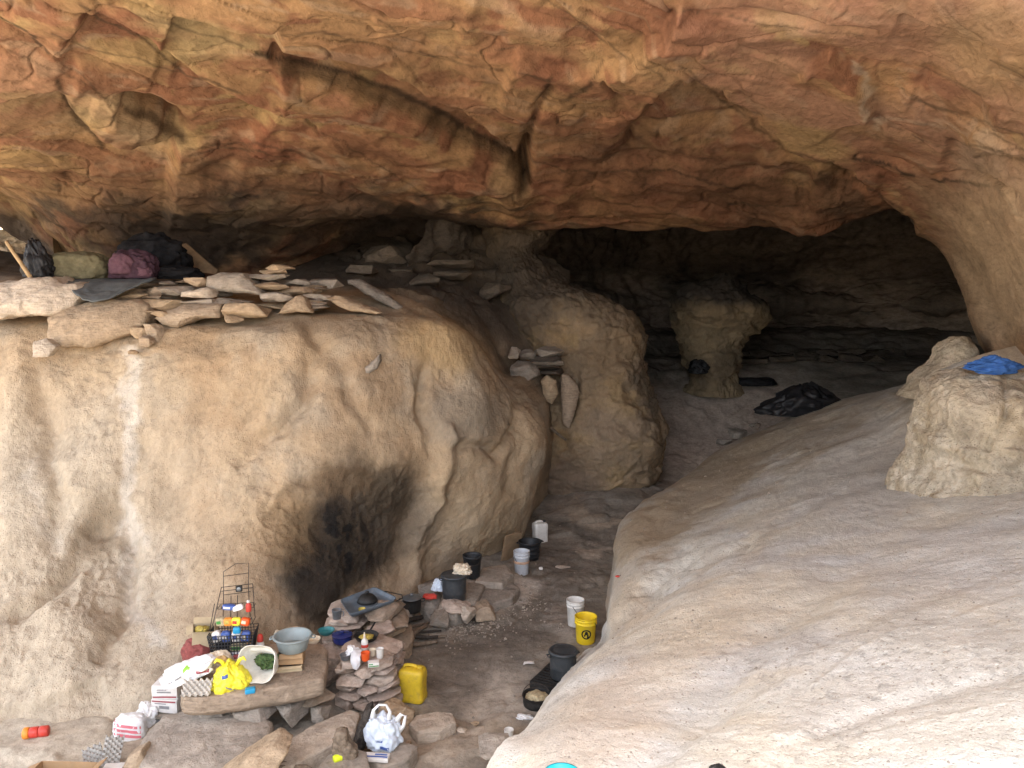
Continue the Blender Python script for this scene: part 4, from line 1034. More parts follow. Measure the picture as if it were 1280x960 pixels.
def sheet_VF(net, counts_r, counts_c, thick, wr=.02, seed=0, freq=5.):
    V = loft(np.array(net, float), counts_r, counts_c)
    N = gnorm(V, (0, 0, 4))
    V = V + N * (wr * (ridged(V * freq + seed, 3) - .5))[..., None]
    B = V - N * thick
    r, c = V.shape[:2]
    f1 = grid_faces(r, c); n = r * c
    f2 = f1[:, ::-1] + n
    idx = np.arange(n).reshape(r, c)
    rim = np.concatenate([idx[0, :], idx[1:, -1], idx[-1, -2::-1], idx[-2:0:-1, 0]])
    nx = np.roll(rim, -1)
    f3 = np.stack([rim, rim + n, nx + n, nx], -1)
    return np.concatenate([V.reshape(-1, 3), B.reshape(-1, 3)]), np.concatenate([f1, f2, f3])

def sheet(name, net, cr, cc, material, thick=.006, parent=None, wr=.02, seed=0, freq=5., base=None):
    V, f = sheet_VF(net, cr, cc, thick, wr, seed, freq)
    if base is None: base = V.mean(0) * (1, 1, 0) + (0, 0, V[:, 2].min())
    return link(name, raw_mesh(name, V - np.array(base), f), M[material], parent, base)

def patch(name, R0, a0, a1, z0, z1, poly, material, parent, flat=None):
    """a printed mark lying on a round wall (radius R0) or on a flat face; poly = outlines in 0..1"""
    V, F_ = [], []
    for pg in poly:
        b = len(V)
        for (x, y) in pg:
            if flat is None:
                a = a0 + (a1 - a0) * x; V.append((R0 * math.cos(a), R0 * math.sin(a), z0 + (z1 - z0) * y))
            else: V.append(flat(x, y))
        F_.append(tuple(range(b, b + len(pg))))
    return link(name, raw_mesh(name, V, F_, False), M[material], parent)

# ---- containers
def bucket(loc, r, h, material, text, rz=0., label_bands=(), handle=True, taper=.84, lid=False, cat='bucket', group=None, seed=0, tilt=(0, 0), handle_down=True):
    t = thing('bucket', loc, text, cat, rz, group, tilt)
    rb = r * taper; th = .004
    prof = [(0, .0), (rb * .93, 0), (rb, .012), (rb + (r - rb) * .75, h * .74), (r * .995, h * .75), (r * 1.035, h * .755), (r * 1.035, h * .78), (r * .985, h * .79), (r * .99, h * .87), (r * 1.03, h * .875), (r * 1.03, h * .90), (r * .995, h * .91), (r, h * .965), (r * 1.04, h * .97), (r * 1.04, h), (r * .97, h), (r * .955, h * .96), (rb * .97, .02), (0, .014)]
    lathe('bucket_body', prof, M[material], t, 48, .006, seed)
    if handle:
        pts = []
        for k in range(17):
            a = PI * k / 16
            if handle_down: pts.append((r * 1.05 * math.cos(a), -r * 1.1 * math.sin(a) * .55 - (.02 * math.sin(a)), h * .84 - h * .40 * math.sin(a)))
            else: pts.append((r * 1.05 * math.cos(a), 0, h * .86 + r * 1.0 * math.sin(a)))
        tubes('handle', [pts], .0035, M['wire'], t)
    return t

def jerrycan(loc, w, d, h, material, text, rz, capm, seed=0):
    t = thing('jerrycan', loc, text, 'jerrycan', rz)
    rows = []
    n = 56
    def sec(z, sx, sy, sq, ox=0):
        a = np.arange(n) * 2 * PI / n; ca, sa = np.cos(a), np.sin(a)
        m = (np.abs(ca) ** sq + np.abs(sa) ** sq) ** (-1 / sq)
        return np.stack([sx / 2 * m * ca + ox, sy / 2 * m * sa, np.full(n, z)], -1)
    for z, s in ((0, .0), (0, .7), (0, .9), (.012, .965), (.03, .99), (.12, 1), (.16, 1.0), (.18, .975), (.30, .975), (.45, .97), (.60, .975), (.64, 1.), (.78, 1.), (.85, .985), (.90, .94), (.935, .84), (.95, .70), (.955, .3), (.955, 0)):
        rows.append(sec(h * z, w * s, d * s, 6))
    V = np.array(rows)
    V = V + .004 * perlin(V * 9 + seed)[..., None]
    link('can_body', raw_mesh('can_body', V, grid_faces(len(rows), n, True)), M[material], t)
    # carrying handle moulded along the top and the neck with its cap
    hv = [(-w * .34, 0, h * .93), (-w * .31, 0, h * .985), (-w * .22, 0, h * 1.01), (0, 0, h * 1.015), (w * .12, 0, h * 1.0), (w * .17, 0, h * .95)]
    tubes('handle', [hv], .017, M[material], t, 10)
    lathe('cap', [(0, 0), (.028, 0), (.028, h * .06), (.025, h * .072), (0, h * .075)], M[capm], t, 20, loc=(w * .30, 0, h * .945))
    return t

def pot(loc, r, h, material, text, cat='pot', lid=True, rz=0., handles='ears', belly=0., knob=True, seed=0, content=None, lidm=None, name='pot', tilt=(0, 0)):
    t = thing(name, loc, text, cat, rz, tilt=tilt)
    th = .005
    prof = [(0, 0), (r * .82, 0), (r * .93, .012), (r * (.97 + belly), h * .35), (r * (.99 + belly * .6), h * .7), (r, h * .97), (r * 1.05, h * .975), (r * 1.05, h), (r * .97, h), (r * .95, h * .9), (r * .9, .03), (r * .7, .014), (0, .014)]
    lathe('pot_body', prof, M[material], t, 44, .01, seed)
    if handles == 'ears':
        for s in (-1, 1):
            tubes('handle', [[(s * r * .98, -.05, h * .80), (s * (r + .035), -.045, h * .82), (s * (r + .045), 0, h * .83), (s * (r + .035), .045, h * .82), (s * r * .98, .05, h * .80)]], .006, M[material], t)
    if handles == 'long':
        tubes('handle', [[(r * .95, 0, h * .8), (r + .08, 0, h * 1.0), (r + .2, 0, h * 1.2)]], .009, M[material], t)
    if handles == 'bail':
        tubes('handle', [[(r * 1.02 * math.cos(PI * k / 14), r * .75 * math.sin(PI * k / 14), h * .9 + r * .55 * math.sin(PI * k / 14)) for k in range(15)]], .004, M['wire'], t)
    if lid:
        l = lathe('lid', [(0, h * 1.12), (r * .3, h * 1.11), (r * .7, h * 1.07), (r * 1.0, h * 1.02), (r * 1.06, h * 1.005), (r * 1.06, h * .99), (r * .9, h * 1.0), (0, h * 1.02)], M[lidm or material], t, 44, .01, seed + 4)
        if knob: lathe('knob', [(0, h * 1.11), (.012, h * 1.11), (.012, h * 1.11 + .012), (.024, h * 1.11 + .02), (.022, h * 1.11 + .03), (0, h * 1.11 + .034)], M[lidm or material], l, 18)
    if content:
        me = blob_mesh('food', (r * 1.75, r * 1.7, .07), seed + 9, .2, 3.5, 2.2, .1, 4)
        link('food', me, M[content], t, (0, 0, h - .055))
    return t

def bowl(loc, r, h, material, text, cat='bowl', inner=None, content=None, seed=0, name='bowl', tilt=(0, 0)):
    t = thing(name, loc, text, cat, 0, tilt=tilt)
    prof = [(0, .006), (r * .5, .004), (r * .56, 0), (r * .62, .006), (r * .82, h * .35), (r * .95, h * .75), (r, h * .97), (r * 1.03, h), (r * .98, h * 1.005), (r * .93, h * .8)]
    lathe('bowl_body', prof, M[material], t, 40, .006, seed)
    ip = [(r * .955, h * .86), (r * .93, h * .8), (r * .80, h * .40), (r * .6, .016), (0, .014)]
    lathe('inside', ip, M[inner or material], t, 40, .0)
    if content:
        link('food', blob_mesh('food', (r * 1.5, r * 1.4, h * .45), seed + 3, .2, 3.5, 2.2, .1, 4), M[content], t, (0, 0, h * .38))
    return t

def cup(loc, r, h, material, text, cat='cup', tilt=(0, 0), rz=0., group=None, handle=True):
    t = thing('cup', loc, text, cat, rz, group, tilt)
    lathe('cup_body', [(0, 0), (r * .8, 0), (r * .86, .006), (r, h * .96), (r * 1.04, h), (r * .95, h), (r * .8, .01), (0, .008)], M[material], t, 30)
    if handle: tubes('handle', [[(r * .9, 0, h * .8), (r * 1.4, 0, h * .78), (r * 1.5, 0, h * .5), (r * 1.25, 0, h * .25), (r * .85, 0, h * .22)]], .005, M[material], t)
    return t

def open_box(loc, sx, sy, sz, material, text, rz=0., flaps=(), cat='box', tilt=(0, 0), seed=0, inner=None):
    """cardboard box, open above; flaps = (side, length, angle out from upright in degrees)"""
    t = thing('box', loc, text, cat, rz, tilt=tilt)
    w = .005
    bevelled('box_body', join_VF([box_VF(sx, sy, w, (0, 0, w / 2)), box_VF(sx, w, sz, (0, -sy / 2 + w / 2, sz / 2 + .001)), box_VF(sx, w, sz, (0, sy / 2 - w / 2, sz / 2 + .001)), box_VF(w, sy - 2 * w - .001, sz, (-sx / 2 + w / 2, 0, sz / 2 + .001)), box_VF(w, sy - 2 * w - .001, sz, (sx / 2 - w / 2, 0, sz / 2 + .001))]), M[material], t, .0015, 1, dent=.004, seed=seed)
    for side, L, ang in flaps:
        a = R(ang)
        if side in ('f', 'b'):
            s = -1 if side == 'f' else 1
            m = Matrix.Translation((0, s * (sy / 2 - w / 2), sz + .001)) @ Matrix.Rotation(-s * a, 4, 'X')
            vf = box_VF(sx * .98, w, L, (0, 0, L / 2), m)
        else:
            s = -1 if side == 'l' else 1
            m = Matrix.Translation((s * (sx / 2 - w / 2), 0, sz + .001)) @ Matrix.Rotation(s * a, 4, 'Y')
            vf = box_VF(w, sy * .96, L, (0, 0, L / 2), m)
        bevelled('flap', vf, M[material], t, .0015, 1, dent=.006, seed=seed + 3)
    return t

def egg_tray(loc, material, text, rz=0., tilt=(0, 0), n=6, m=5, group=None, pitch=.048):
    k = 9
    r, c = n * k + 1, m * k + 1
    X, Y = np.meshgrid(np.arange(c) / k, np.arange(r) / k)
    Z = .5 + .5 * np.cos(2 * PI * X) * np.cos(2 * PI * Y) + .22 * np.cos(2 * PI * (X + .5)) * np.cos(2 * PI * (Y + .5)) * 0
    Z = np.clip(Z * 1.15, 0, 1) * .042 + .0025 * perlin(np.stack([X, Y, X * 0], -1) * 2.2)
    V = np.stack([(X - m / 2) * pitch, (Y - n / 2) * pitch, Z + .004], -1)
    N = gnorm(V, (0, 0, 9)); B = V - N * .004
    f1 = grid_faces(r, c); q = r * c; idx = np.arange(q).reshape(r, c)
    rim = np.concatenate([idx[0, :], idx[1:, -1], idx[-1, -2::-1], idx[-2:0:-1, 0]]); nx = np.roll(rim, -1)
    f = np.concatenate([f1, f1[:, ::-1] + q, np.stack([rim, rim + q, nx + q, nx], -1)])
    o = link('egg_tray', raw_mesh('egg_tray', np.concatenate([V.reshape(-1, 3), B.reshape(-1, 3)]), f), M[material])
    o.location = [float(x) for x in loc]; o.rotation_euler = (tilt[0], tilt[1], rz)
    return label(o, text, 'egg tray', group)

def stick(name, a, b, r, material, text, cat, seed=0, bend=.04, group=None, taper=.7, n=12):
    a, b = np.array(a, float), np.array(b, float)
    L = np.linalg.norm(b - a); pts = []; rr = []
    for k in range(n + 1):
        t = k / n
        o = bend * L * np.array((perlin(np.array([[t * 2.1 + seed, .3, 1.7]]))[0], perlin(np.array([[.2, t * 2.1 + seed, 4.7]]))[0], .4 * perlin(np.array([[.9, 3.3, t * 2.1 + seed]]))[0]))
        pts.append((b - a) * t + o); rr.append(r * (1 - (1 - taper) * t) * (1 + .15 * perlin(np.array([[t * 6 + seed, 2.2, .1]]))[0]))
    V, f = tube_VF(pts, rr, 9)
    o = link(name, raw_mesh(name, V, f), M[material] if isinstance(material, str) else material, None, a)
    return label(o, text, cat, group)
# ------------------------------------------------------------------ the ledge: bedding and loose slabs
g_led = 'loose slabs along the ledge'
outline_stone([(-40, 356), (0, 352), (20, 346), (47, 345), (60, 355), (80, 354), (95, 369), (83, 385), (65, 393), (40, 392), (0, 398), (-40, 400)], 10.45, .7, 'broad pale angular slab at the left end of the ledge', 'stone_pale', bulge=.22, lean=.5, rough=.022)
outline_stone([(47, 398), (52, 415), (62, 432), (85, 434), (120, 432), (160, 415), (173, 405), (172, 383), (150, 376), (100, 377), (60, 390)], 10.3, .6, 'big smooth tan slab tipped over the ledge brow below the grey ground sheet', 'stone', bulge=.28, lean=.55, rough=.016)
outline_stone([(37, 428), (52, 424), (67, 434), (60, 446), (40, 447)], 10.05, .16, 'small flat stone bedded in the slope just under the big smooth tan slab', 'stone_pale', lean=.4)
outline_stone([(254, 346), (270, 340), (300, 342), (328, 368), (300, 366), (270, 363), (256, 359)], 10.95, .55, 'wide dark grey slab lying tilted in the middle of the ledge wall', 'stone_grey', bulge=.2, lean=.5, rough=.014)
outline_stone([(190, 398), (200, 391), (226, 381), (272, 380), (272, 396), (245, 398), (222, 409), (203, 405)], 10.45, .5, 'long tan slab with a broken hooked front edge, low in the middle ledge wall', 'stone', lean=.4, rough=.016)
L = [
 (137, 357, 181, 378, 10.9, .4, 'tan stone beside the grey ground sheet at its right corner', 'stone'),
 (161, 369, 226, 389, 10.7, .45, 'thick tan slab with a squared end, just right of the big smooth slab', 'stone'),
 (168, 384, 192, 393, 10.55, .2, 'thin wedge stone under the thick squared slab', 'stone'),
 (172, 366, 198, 376, 10.85, .3, 'thin flat stone on top of the thick squared slab', 'stone'),
 (177, 355, 200, 370, 11.0, .3, 'small rounded stone against the ground sheet, above the thin flat stone', 'stone'),
 (194, 349, 217, 357, 11.2, .3, 'small thin stone on the crest, left of two smaller crest stones', 'stone_grey'),
 (216, 346, 238, 354, 11.2, .3, 'narrow crest stone touching the dark bedding', 'stone'),
 (192, 354, 232, 370, 10.95, .35, 'flat brown slab just left of the pale blocky stone', 'stone_grey'),
 (229, 343, 259, 359, 11.0, .35, 'yellowish slab leaning on the wide dark grey slab', 'stone'),
 (222, 355, 266, 373, 10.75, .4, 'pale blocky stone with a white broken face', 'stone_pale'),
 (224, 371, 270, 382, 10.65, .4, 'dark thin slab bedded under the pale blocky stone', 'stone_grey'),
 (189, 386, 211, 399, 10.4, .25, 'small squarish stone sitting left of the hooked slab', 'stone'),
 (262, 368, 310, 385, 10.7, .4, 'grey slab bedded beneath the wide dark grey slab', 'stone_grey'),
 (274, 372, 332, 399, 10.5, .5, 'reddish tan stone with a slanting face at the right of the hooked slab', 'stone'),
 (277, 391, 301, 404, 10.35, .25, 'small low stone at the foot of the reddish slanting stone', 'stone'),
 (330, 328, 362, 338, 11.3, .35, 'topmost thin flat stone of the little pile on the ledge crest', 'stone'),
 (318, 334, 357, 343, 11.25, .4, 'second thin stone from the top of the little pile on the ledge crest', 'stone'),
 (305, 340, 361, 351, 11.2, .45, 'lowest and widest stone of the little pile on the ledge crest', 'stone_grey'),
 (312, 349, 357, 363, 11.0, .45, 'broad slab right under the little crest pile', 'stone'),
 (322, 361, 366, 378, 10.8, .4, 'dark slab between the wide grey slab and the pointed stone', 'stone_grey'),
 (344, 355, 388, 369, 11.1, .45, 'flat stone set back behind the pointed stone', 'stone'),
 (360, 346, 388, 358, 11.4, .4, 'little flat stone behind, right of the crest pile', 'stone_grey'),
 (382, 357, 400, 367, 11.3, .3, 'little stone lying at the right end of the ledge wall', 'stone'),
 (380, 344, 427, 362, 11.9, .5, 'dusky slab lying further back on the ledge', 'stone_grey'),
 (378, 366, 404, 388, 11.2, .4, 'brown stone at the head of the outcrop brow, left of the long leaning slab', 'stone_grey'),
]
for (u0, v0, u1, v1, Y, dp, tx, m) in L: stone_px(u0, v0, u1, v1, Y, dp, tx, g_led, m, hk=.74, n=14, boxy=7.)
rk = random.Random(31)
for k in range(46):
    u = rk.uniform(175, 400); v = 352 + 40 * rk.random() - (.02 * (u - 175)); w_ = rk.uniform(22, 52); Y = 10.6 + (395 - v) * .02 + rk.uniform(0, .12)
    stone_px(u - w_ / 2, v, u + w_ / 2, v + rk.uniform(5, 9), Y, rk.uniform(.25, .45), 'thin flat slab packed between the larger stones of the ledge wall', 'thin packing slabs of the ledge wall', rk.choice(('stone', 'stone', 'stone_grey', 'stone_pale')), n=14, boxy=7., tilt=(0, rk.uniform(-.1, .1)))
outline_stone([(347, 392), (356, 380), (369, 369), (378, 372), (389, 391), (370, 390)], 10.6, .3, 'pointed three-cornered stone at the right end of the ledge wall', 'stone', g_led, lean=.4)
outline_stone([(404, 373), (420, 370), (450, 381), (477, 391), (470, 393), (430, 387)], 10.9, .25, 'long thin slab slipping down over the right shoulder of the outcrop', 'stone', g_led, lean=.8)
outline_stone([(430, 352), (444, 350), (480, 368), (503, 384), (498, 388), (470, 376)], 12.0, .3, 'long narrow slab leaning in the dark behind the outcrop shoulder', 'stone_grey', g_led, lean=.6)
outline_stone([(447, 464), (460, 456), (473, 444), (474, 452), (470, 462), (455, 470)], 10.15, .22, 'dark-edged flake of rock stuck on the smooth upper face of the outcrop', 'stone_grey', lean=.35, name='rock_flake')
for (u0, v0, u1, v1, Y, tx) in ((162, 406, 180, 424, 10.35, 'narrow chip leaning on the larger chip below the ledge wall'), (178, 404, 201, 427, 10.3, 'largest of the loose chips below the ledge wall'), (171, 419, 190, 434, 10.15, 'lowest flat chip lying below the two leaning chips'), (156, 437, 169, 444, 10.1, 'tiny chip alone at the head of the white dust streak')):
    stone_px(u0, v0, u1, v1, Y, .18, tx, 'chips fallen below the ledge wall', 'stone')
g_back = 'slabs in the dark recess behind the outcrop'
for (u0, v0, u1, v1, Y, dp, tx, m) in ((451, 306, 512, 331, 15.3, .8, 'rounded greenish-grey boulder highest in the dark recess', 'stone_dark'), (484, 332, 516, 344, 14.9, .5, 'small flat slab under the rounded boulder in the dark recess', 'stone_dark'), (511, 341, 552, 360, 14.4, .5, 'brown slab lowest of those lying in the dark recess', 'stone_dark'), (528, 324, 594, 336, 15.6, .6, 'long thin bed of rock high in the dark recess', 'stone_dark'), (540, 338, 590, 350, 15.1, .6, 'second thin bed of rock below the long one in the recess', 'stone_dark'), (600, 352, 640, 376, 15.2, .5, 'squat dark block beside the tall rounded boulder', 'stone_dark'), (430, 330, 470, 345, 14.2, .5, 'dark slab on the rubble just right of the ledge wall', 'stone_dark')):
    stone_px(u0, v0, u1, v1, Y, dp, tx, g_back, m)
# dry-stacked stones closing the gap between the outcrop and the tall boulder
g_gap = 'stones stacked in the gap behind the outcrop'
for (u0, v0, u1, v1, tx, m) in ((635, 437, 651, 449, 'pale rounded stone at the left end of the gap stack', 'stone_pale'), (650, 439, 671, 452, 'flat stone next to the pale rounded one in the gap stack', 'stone_grey'), (668, 436, 706, 447, 'top slab of the gap stack', 'stone_grey'), (660, 446, 704, 453, 'second slab from the top of the gap stack', 'stone_dark'), (664, 452, 705, 459, 'third slab from the top of the gap stack', 'stone_grey'), (668, 458, 703, 465, 'fourth slab from the top of the gap stack', 'stone_dark'), (674, 464, 704, 471, 'lowest thin slab of the gap stack', 'stone_dark')):
    stone_px(u0, v0, u1, v1, 13.9, .5, tx, g_gap, m, hk=1.15)
outline_stone([(702, 468), (711, 470), (722, 482), (725, 492), (718, 520), (711, 536), (704, 530), (702, 500)], 13.9, .3, 'upright flat slab propped under the gap stack', 'stone', g_gap, lean=.15)
outline_stone([(676, 476), (684, 469), (695, 476), (698, 492), (690, 505), (680, 500)], 13.9, .35, 'reddish rounded stone wedged under the gap stack', 'stone', g_gap)
stone_px(640, 452, 676, 480, 13.8, .6, 'brown wedge stone at the bottom left of the gap stack', g_gap, 'stone_grey')
stick('stick', P(688, 535, 13.6), P(708, 550, 13.4), .03, M['wood'], 'weathered stick lying under the upright slab in the gap', 'stick', 3)
# bedding
def on_ledge(u, Y, dz=0.): x = P(u, 400, Y)[0]; return np.array([x, Y, down(x, Y, 4.5, 'outcrop') + dz])
def pxz(u, v, Y): return P(u, v, Y)
soft('plastic_bag', (.46, .40, .55), pxz(50, 347, 11.25), 'bag_black', 'shiny black plastic bag standing at the left end of the bedding', 'bag', 5, fold=.22, freq=1.8, sub=5, shape=lambda V: np.stack([V[:, 0] * (1 - .25 * V[:, 2]) - .35 * (V[:, 2] > 0) * V[:, 2], V[:, 1] * (1 - .3 * V[:, 2]), V[:, 2]], -1))
soft('rolled_blanket', (.84, .55, .40), pxz(102, 349, 11.5), 'olive', 'olive brown rolled blanket lying between the black bag and the purple bundle', 'blanket', 9, fold=.13, freq=1.4, boxy=3.2)
b_ = soft('cloth_bundle', (.70, .5, .42), pxz(167, 349, 11.4), 'purple', 'purple and pink bundle of cloth on the bedding', 'bundle', 14, fold=.14, freq=1.2, boxy=2.8)
me = blob_mesh('pink_fold', (.36, .22, .30), 77, .16, 1.2, 2.4, .1, 4); link('pink_fold', me, M['pinkish'], b_, (-.06, -.20, .06)); link('pink_fold', blob_mesh('pink_fold', (.30, .16, .16), 78, .16, 1.2, 2.4, .1, 4), M['pinkish'], b_, (.20, -.16, .03))
soft('dark_blanket', (1.15, .9, .66), pxz(195, 344, 12.4), 'dark_cloth', 'heap of black blankets piled behind the purple bundle', 'blanket', 21, fold=.2, freq=1.3, boxy=2.2)
soft('dark_blanket', (.75, .5, .2), pxz(222, 349, 11.7), 'dark_cloth', 'low black blanket spread at the right of the purple bundle', 'blanket', 22, fold=.18, freq=1.6)
sheet('ground_sheet', [[P(78, 349, 11.6), P(120, 349, 11.6), P(160, 349, 11.6), P(196, 348, 11.6)], [P(82, 353, 10.98), P(120, 353, 10.98), P(158, 352, 11.0), P(194, 349, 11.1)], [P(90, 364, 10.62), P(118, 366, 10.62), P(150, 362, 10.7), P(180, 354, 10.85)], [P(104, 374, 10.4), P(120, 377, 10.38), P(138, 372, 10.46), P(160, 362, 10.66)]], 16, 16, 'mat_grey', .02, wr=.02, seed=5, freq=2.4)
label(bpy.data.objects['ground_sheet'], 'grey ground sheet hanging over the ledge edge under the bedding', 'ground sheet')
stick('wooden_stick', P(38, 347, 10.75), P(8, 302, 10.9), .028, M['stick'], 'pale wooden stick leaning beside the black bag', 'stick', 8, .02, taper=.9)
outline_stone([(224, 306), (232, 304), (272, 338), (270, 343), (250, 340)], 12.9, .08, 'brown board leaning at the right of the black blankets', 'card_dark', name='board', cat='board', rough=.006, bulge=.1)

# ------------------------------------------------------------------ inside the chamber
soft('plastic_bag', (.50, .4, .34), P(873, 467, 18.3), 'bag_black', 'small black bag leaning on the waisted rock', 'bag', 31, fold=.2, freq=1.6)
def on_floor(u, v): return hit(u, v, 'floor', 'slope')
h = on_floor(940, 482); soft('bedroll', (1.22, .55, .20), h, 'bag_black', 'long dark bedroll lying on the chamber floor behind the waisted rock', 'bedroll', 35, fold=.12, freq=1.4, boxy=2.6)
h = on_floor(1006, 516)
soft('tarpaulin', (1.75, 1.0, .62), h + np.array((0, .1, -.05)), 'bag_black', 'crumpled black tarpaulin heaped just beyond the crest of the slope', 'tarpaulin', 38, fold=.2, freq=1.5, shape=lambda V: np.stack([V[:, 0] * (1.2 - .75 * V[:, 2]), V[:, 1], V[:, 2]], -1))
g_ch = 'slabs lined up along the back of the chamber'
rr = random.Random(4)
for k in range(15):
    u = 925 + (k % 8) * 28 + rr.uniform(-5, 5); row = k // 8
    v = 446 + row * 16 + rr.uniform(-3, 3); Y = 21.6 - row * 1.1
    c = P(u, v, Y); z = down(c[0], c[1], 4.2, 'floor')
    stone((rr.uniform(.5, .85), .45, rr.uniform(.16, .3)), (c[0], c[1], z - .04), 'long low slab among those lined up along the back of the dark chamber', g_ch, 'stone_dark', rz=rr.uniform(-.2, .2))
for (u, v, s, tx) in ((905, 556, .34, 'flat stone lowest of the three lying along the edge of the slope crest'), (922, 546, .42, 'middle stone of the three lying along the edge of the slope crest'), (944, 534, .26, 'highest and smallest of the three stones along the slope crest')):
    h = on_floor(u, v)
    if h is not None: stone((s, s * .8, s * .5), h + np.array((0, 0, -.03)), tx, 'stones along the slope crest', 'stone_grey')

# ------------------------------------------------------------------ blue cloth on the block
top = P(1245, 470, 7.6); zb = down(top[0], 7.75, 5, 'block', 'slope')
o = soft('cloth', (.58, .30, .19), (top[0] - .01, 7.62, P(1245, 468, 7.62)[2]), 'blue_cloth', 'crumpled blue cloth lying on top of the rough pale block', 'cloth', 41, fold=.3, freq=1.7, boxy=2.0, flat=.2, shape=lambda V: np.stack([V[:, 0] * 1.0, V[:, 1], V[:, 2] * (1 - .55 * np.abs(V[:, 0]))], -1))
h = hit(774, 722, 'slope')
t = thing('plastic_wrapper', h + np.array((0, 0, .008)), 'tiny red and dark wrapper on the slope above the buckets', 'wrapper', .2)
link('red_end', blob_mesh('red_end', (.055, .03, .02), 5, .1, 2, 3, .2, 3), M['red'], t, (-.02, 0, 0)); link('dark_end', blob_mesh('dark_end', (.035, .03, .022), 6, .1, 2, 3, .2, 3), M['bag_black'], t, (.028, 0, 0))
# ------------------------------------------------------------------ marks printed on things: pieces of film lying on a surface
def decal(owner, name, rects, material, axis='y', off=.0022, n=7):
    """rects: (x0, z0, x1, z1) as seen from the front (axis y) or (x0, y0, x1, y1) from above (axis z); laid on the owner's own mesh"""
    me = owner.data
    bv = BVHTree.FromPolygons([v.co[:] for v in me.vertices], [p.vertices[:] for p in me.polygons])
    VF = []
    for r in rects:
        (ax, az, bx, bz) = r[:4]; sk = r[4] if len(r) > 4 else 0.
        V = []; ok = True
        for i in range(n):
            for j in range(n):
                x = ax + (bx - ax) * j / (n - 1); z = az + (bz - az) * i / (n - 1) + sk * (x - ax)
                if axis == 'y': h = bv.ray_cast(Vector((x, -3, z)), Vector((0, 1, 0)))
                else: h = bv.ray_cast(Vector((x, z, 3)), Vector((0, 0, -1)))
                if h[0] is None: ok = False; break
                nn = h[1] if h[1].dot(Vector((0, -1, 0)) if axis == 'y' else Vector((0, 0, 1))) > 0 else -h[1]
                V.append(tuple(h[0] + nn * off))
            if not ok: break
        if ok: VF.append((V, [tuple(int(x) for x in q) for q in grid_faces(n, n)]))
    if not VF: return None
    V, f = join_VF(VF)
    return link(name, raw_mesh(name, V, f), M[material], owner)

# ------------------------------------------------------------------ the cooking place: bench, boulders, dry-stacked hearth
BZ = .55
plan_stone([(226, 872), (232, 850), (255, 822), (330, 806), (400, 803), (410, 812), (408, 836), (404, 850), (360, 858), (300, 868), (250, 874)], BZ, .19, 'large flat stone slab used as a kitchen bench, covered with bags and dishes', 'stone', name='stone_bench', cat='bench', rough=.008, low=.8)
plan_stone([(172, 938), (184, 916), (205, 897), (262, 886), (318, 889), (342, 905), (336, 935), (310, 968), (250, 985), (190, 985)], .22, .5, 'big smooth grey-brown boulder with a flat top in front of the kitchen bench', 'stone_grey', rough=.012, top=.06, tilt=(R(3), 0), low=1.05, name='boulder', cat='boulder')
outline_stone([(154, 958), (160, 946), (176, 938), (181, 955), (176, 1000), (154, 1000)], 6.0, .2, 'small tan stone wedged left of the flat-topped boulder', 'stone', lean=.0)
stone_px(282, 886, 338, 908, 6.55, .4, 'dark flat stone propping the middle of the kitchen bench', 'stones under the bench', 'stone_grey')
stone_px(338, 878, 380, 908, 6.7, .4, 'grey-green block propping the right part of the kitchen bench', 'stones under the bench', 'stone_grey')
stone_px(378, 874, 412, 890, 6.85, .4, 'flat stone under the right corner of the kitchen bench', 'stones under the bench', 'stone')
stone_px(384, 886, 408, 908, 6.75, .25, 'small wedge stone standing below the right corner of the bench', 'stones under the bench', 'stone_grey')
stone_px(238, 880, 284, 900, 6.6, .5, 'hidden prop stone under the left part of the kitchen bench', 'stones under the bench', 'stone_grey')
outline_stone([(230, 1050), (246, 1010), (282, 990), (318, 974), (340, 980), (326, 1000), (290, 1030), (270, 1050)], 5.3, .35, 'tan flat stone lying in front of the flat-topped boulder', 'stone', lean=.9)
plan_stone([(338, 955), (352, 930), (395, 905), (440, 888), (452, 894), (446, 918), (400, 940), (362, 962)], .24, .28, 'long pale slab slanting up towards the white shopping bag', 'stone_pale', rough=.008, tilt=(0, R(-2)))
outline_stone([(438, 938), (444, 918), (455, 890), (463, 886), (466, 900), (462, 925), (452, 940)], 6.35, .18, 'dark upright splinter of wood beside the white shopping bag', 'char', name='wood_stump', cat='wood', rough=.03)
outline_stone([(414, 944), (418, 916), (424, 914), (432, 916), (436, 930), (446, 940), (444, 955), (425, 956)], 5.95, .1, 'grey gnarled chunk of firewood behind the lime bottle', 'wood', name='firewood', cat='firewood', rough=.04)
plan_stone([(396, 962), (410, 944), (440, 936), (458, 940), (462, 960), (450, 985), (400, 985)], .26, .3, 'flat grey rock at the bottom edge under the lime bottle', 'stone_grey', rough=.012)
plan_stone([(455, 948), (470, 935), (500, 925), (522, 934), (510, 950), (480, 962)], .16, .2, 'flat brown stone under the white shopping bag', 'stone_grey', rough=.01)
plan_stone([(511, 906), (520, 895), (545, 890), (566, 893), (570, 904), (550, 914), (522, 916)], .09, .16, 'low pale flat stone in front of the yellow jerrycan', 'stone_pale', rough=.014)
rr = random.Random(9)
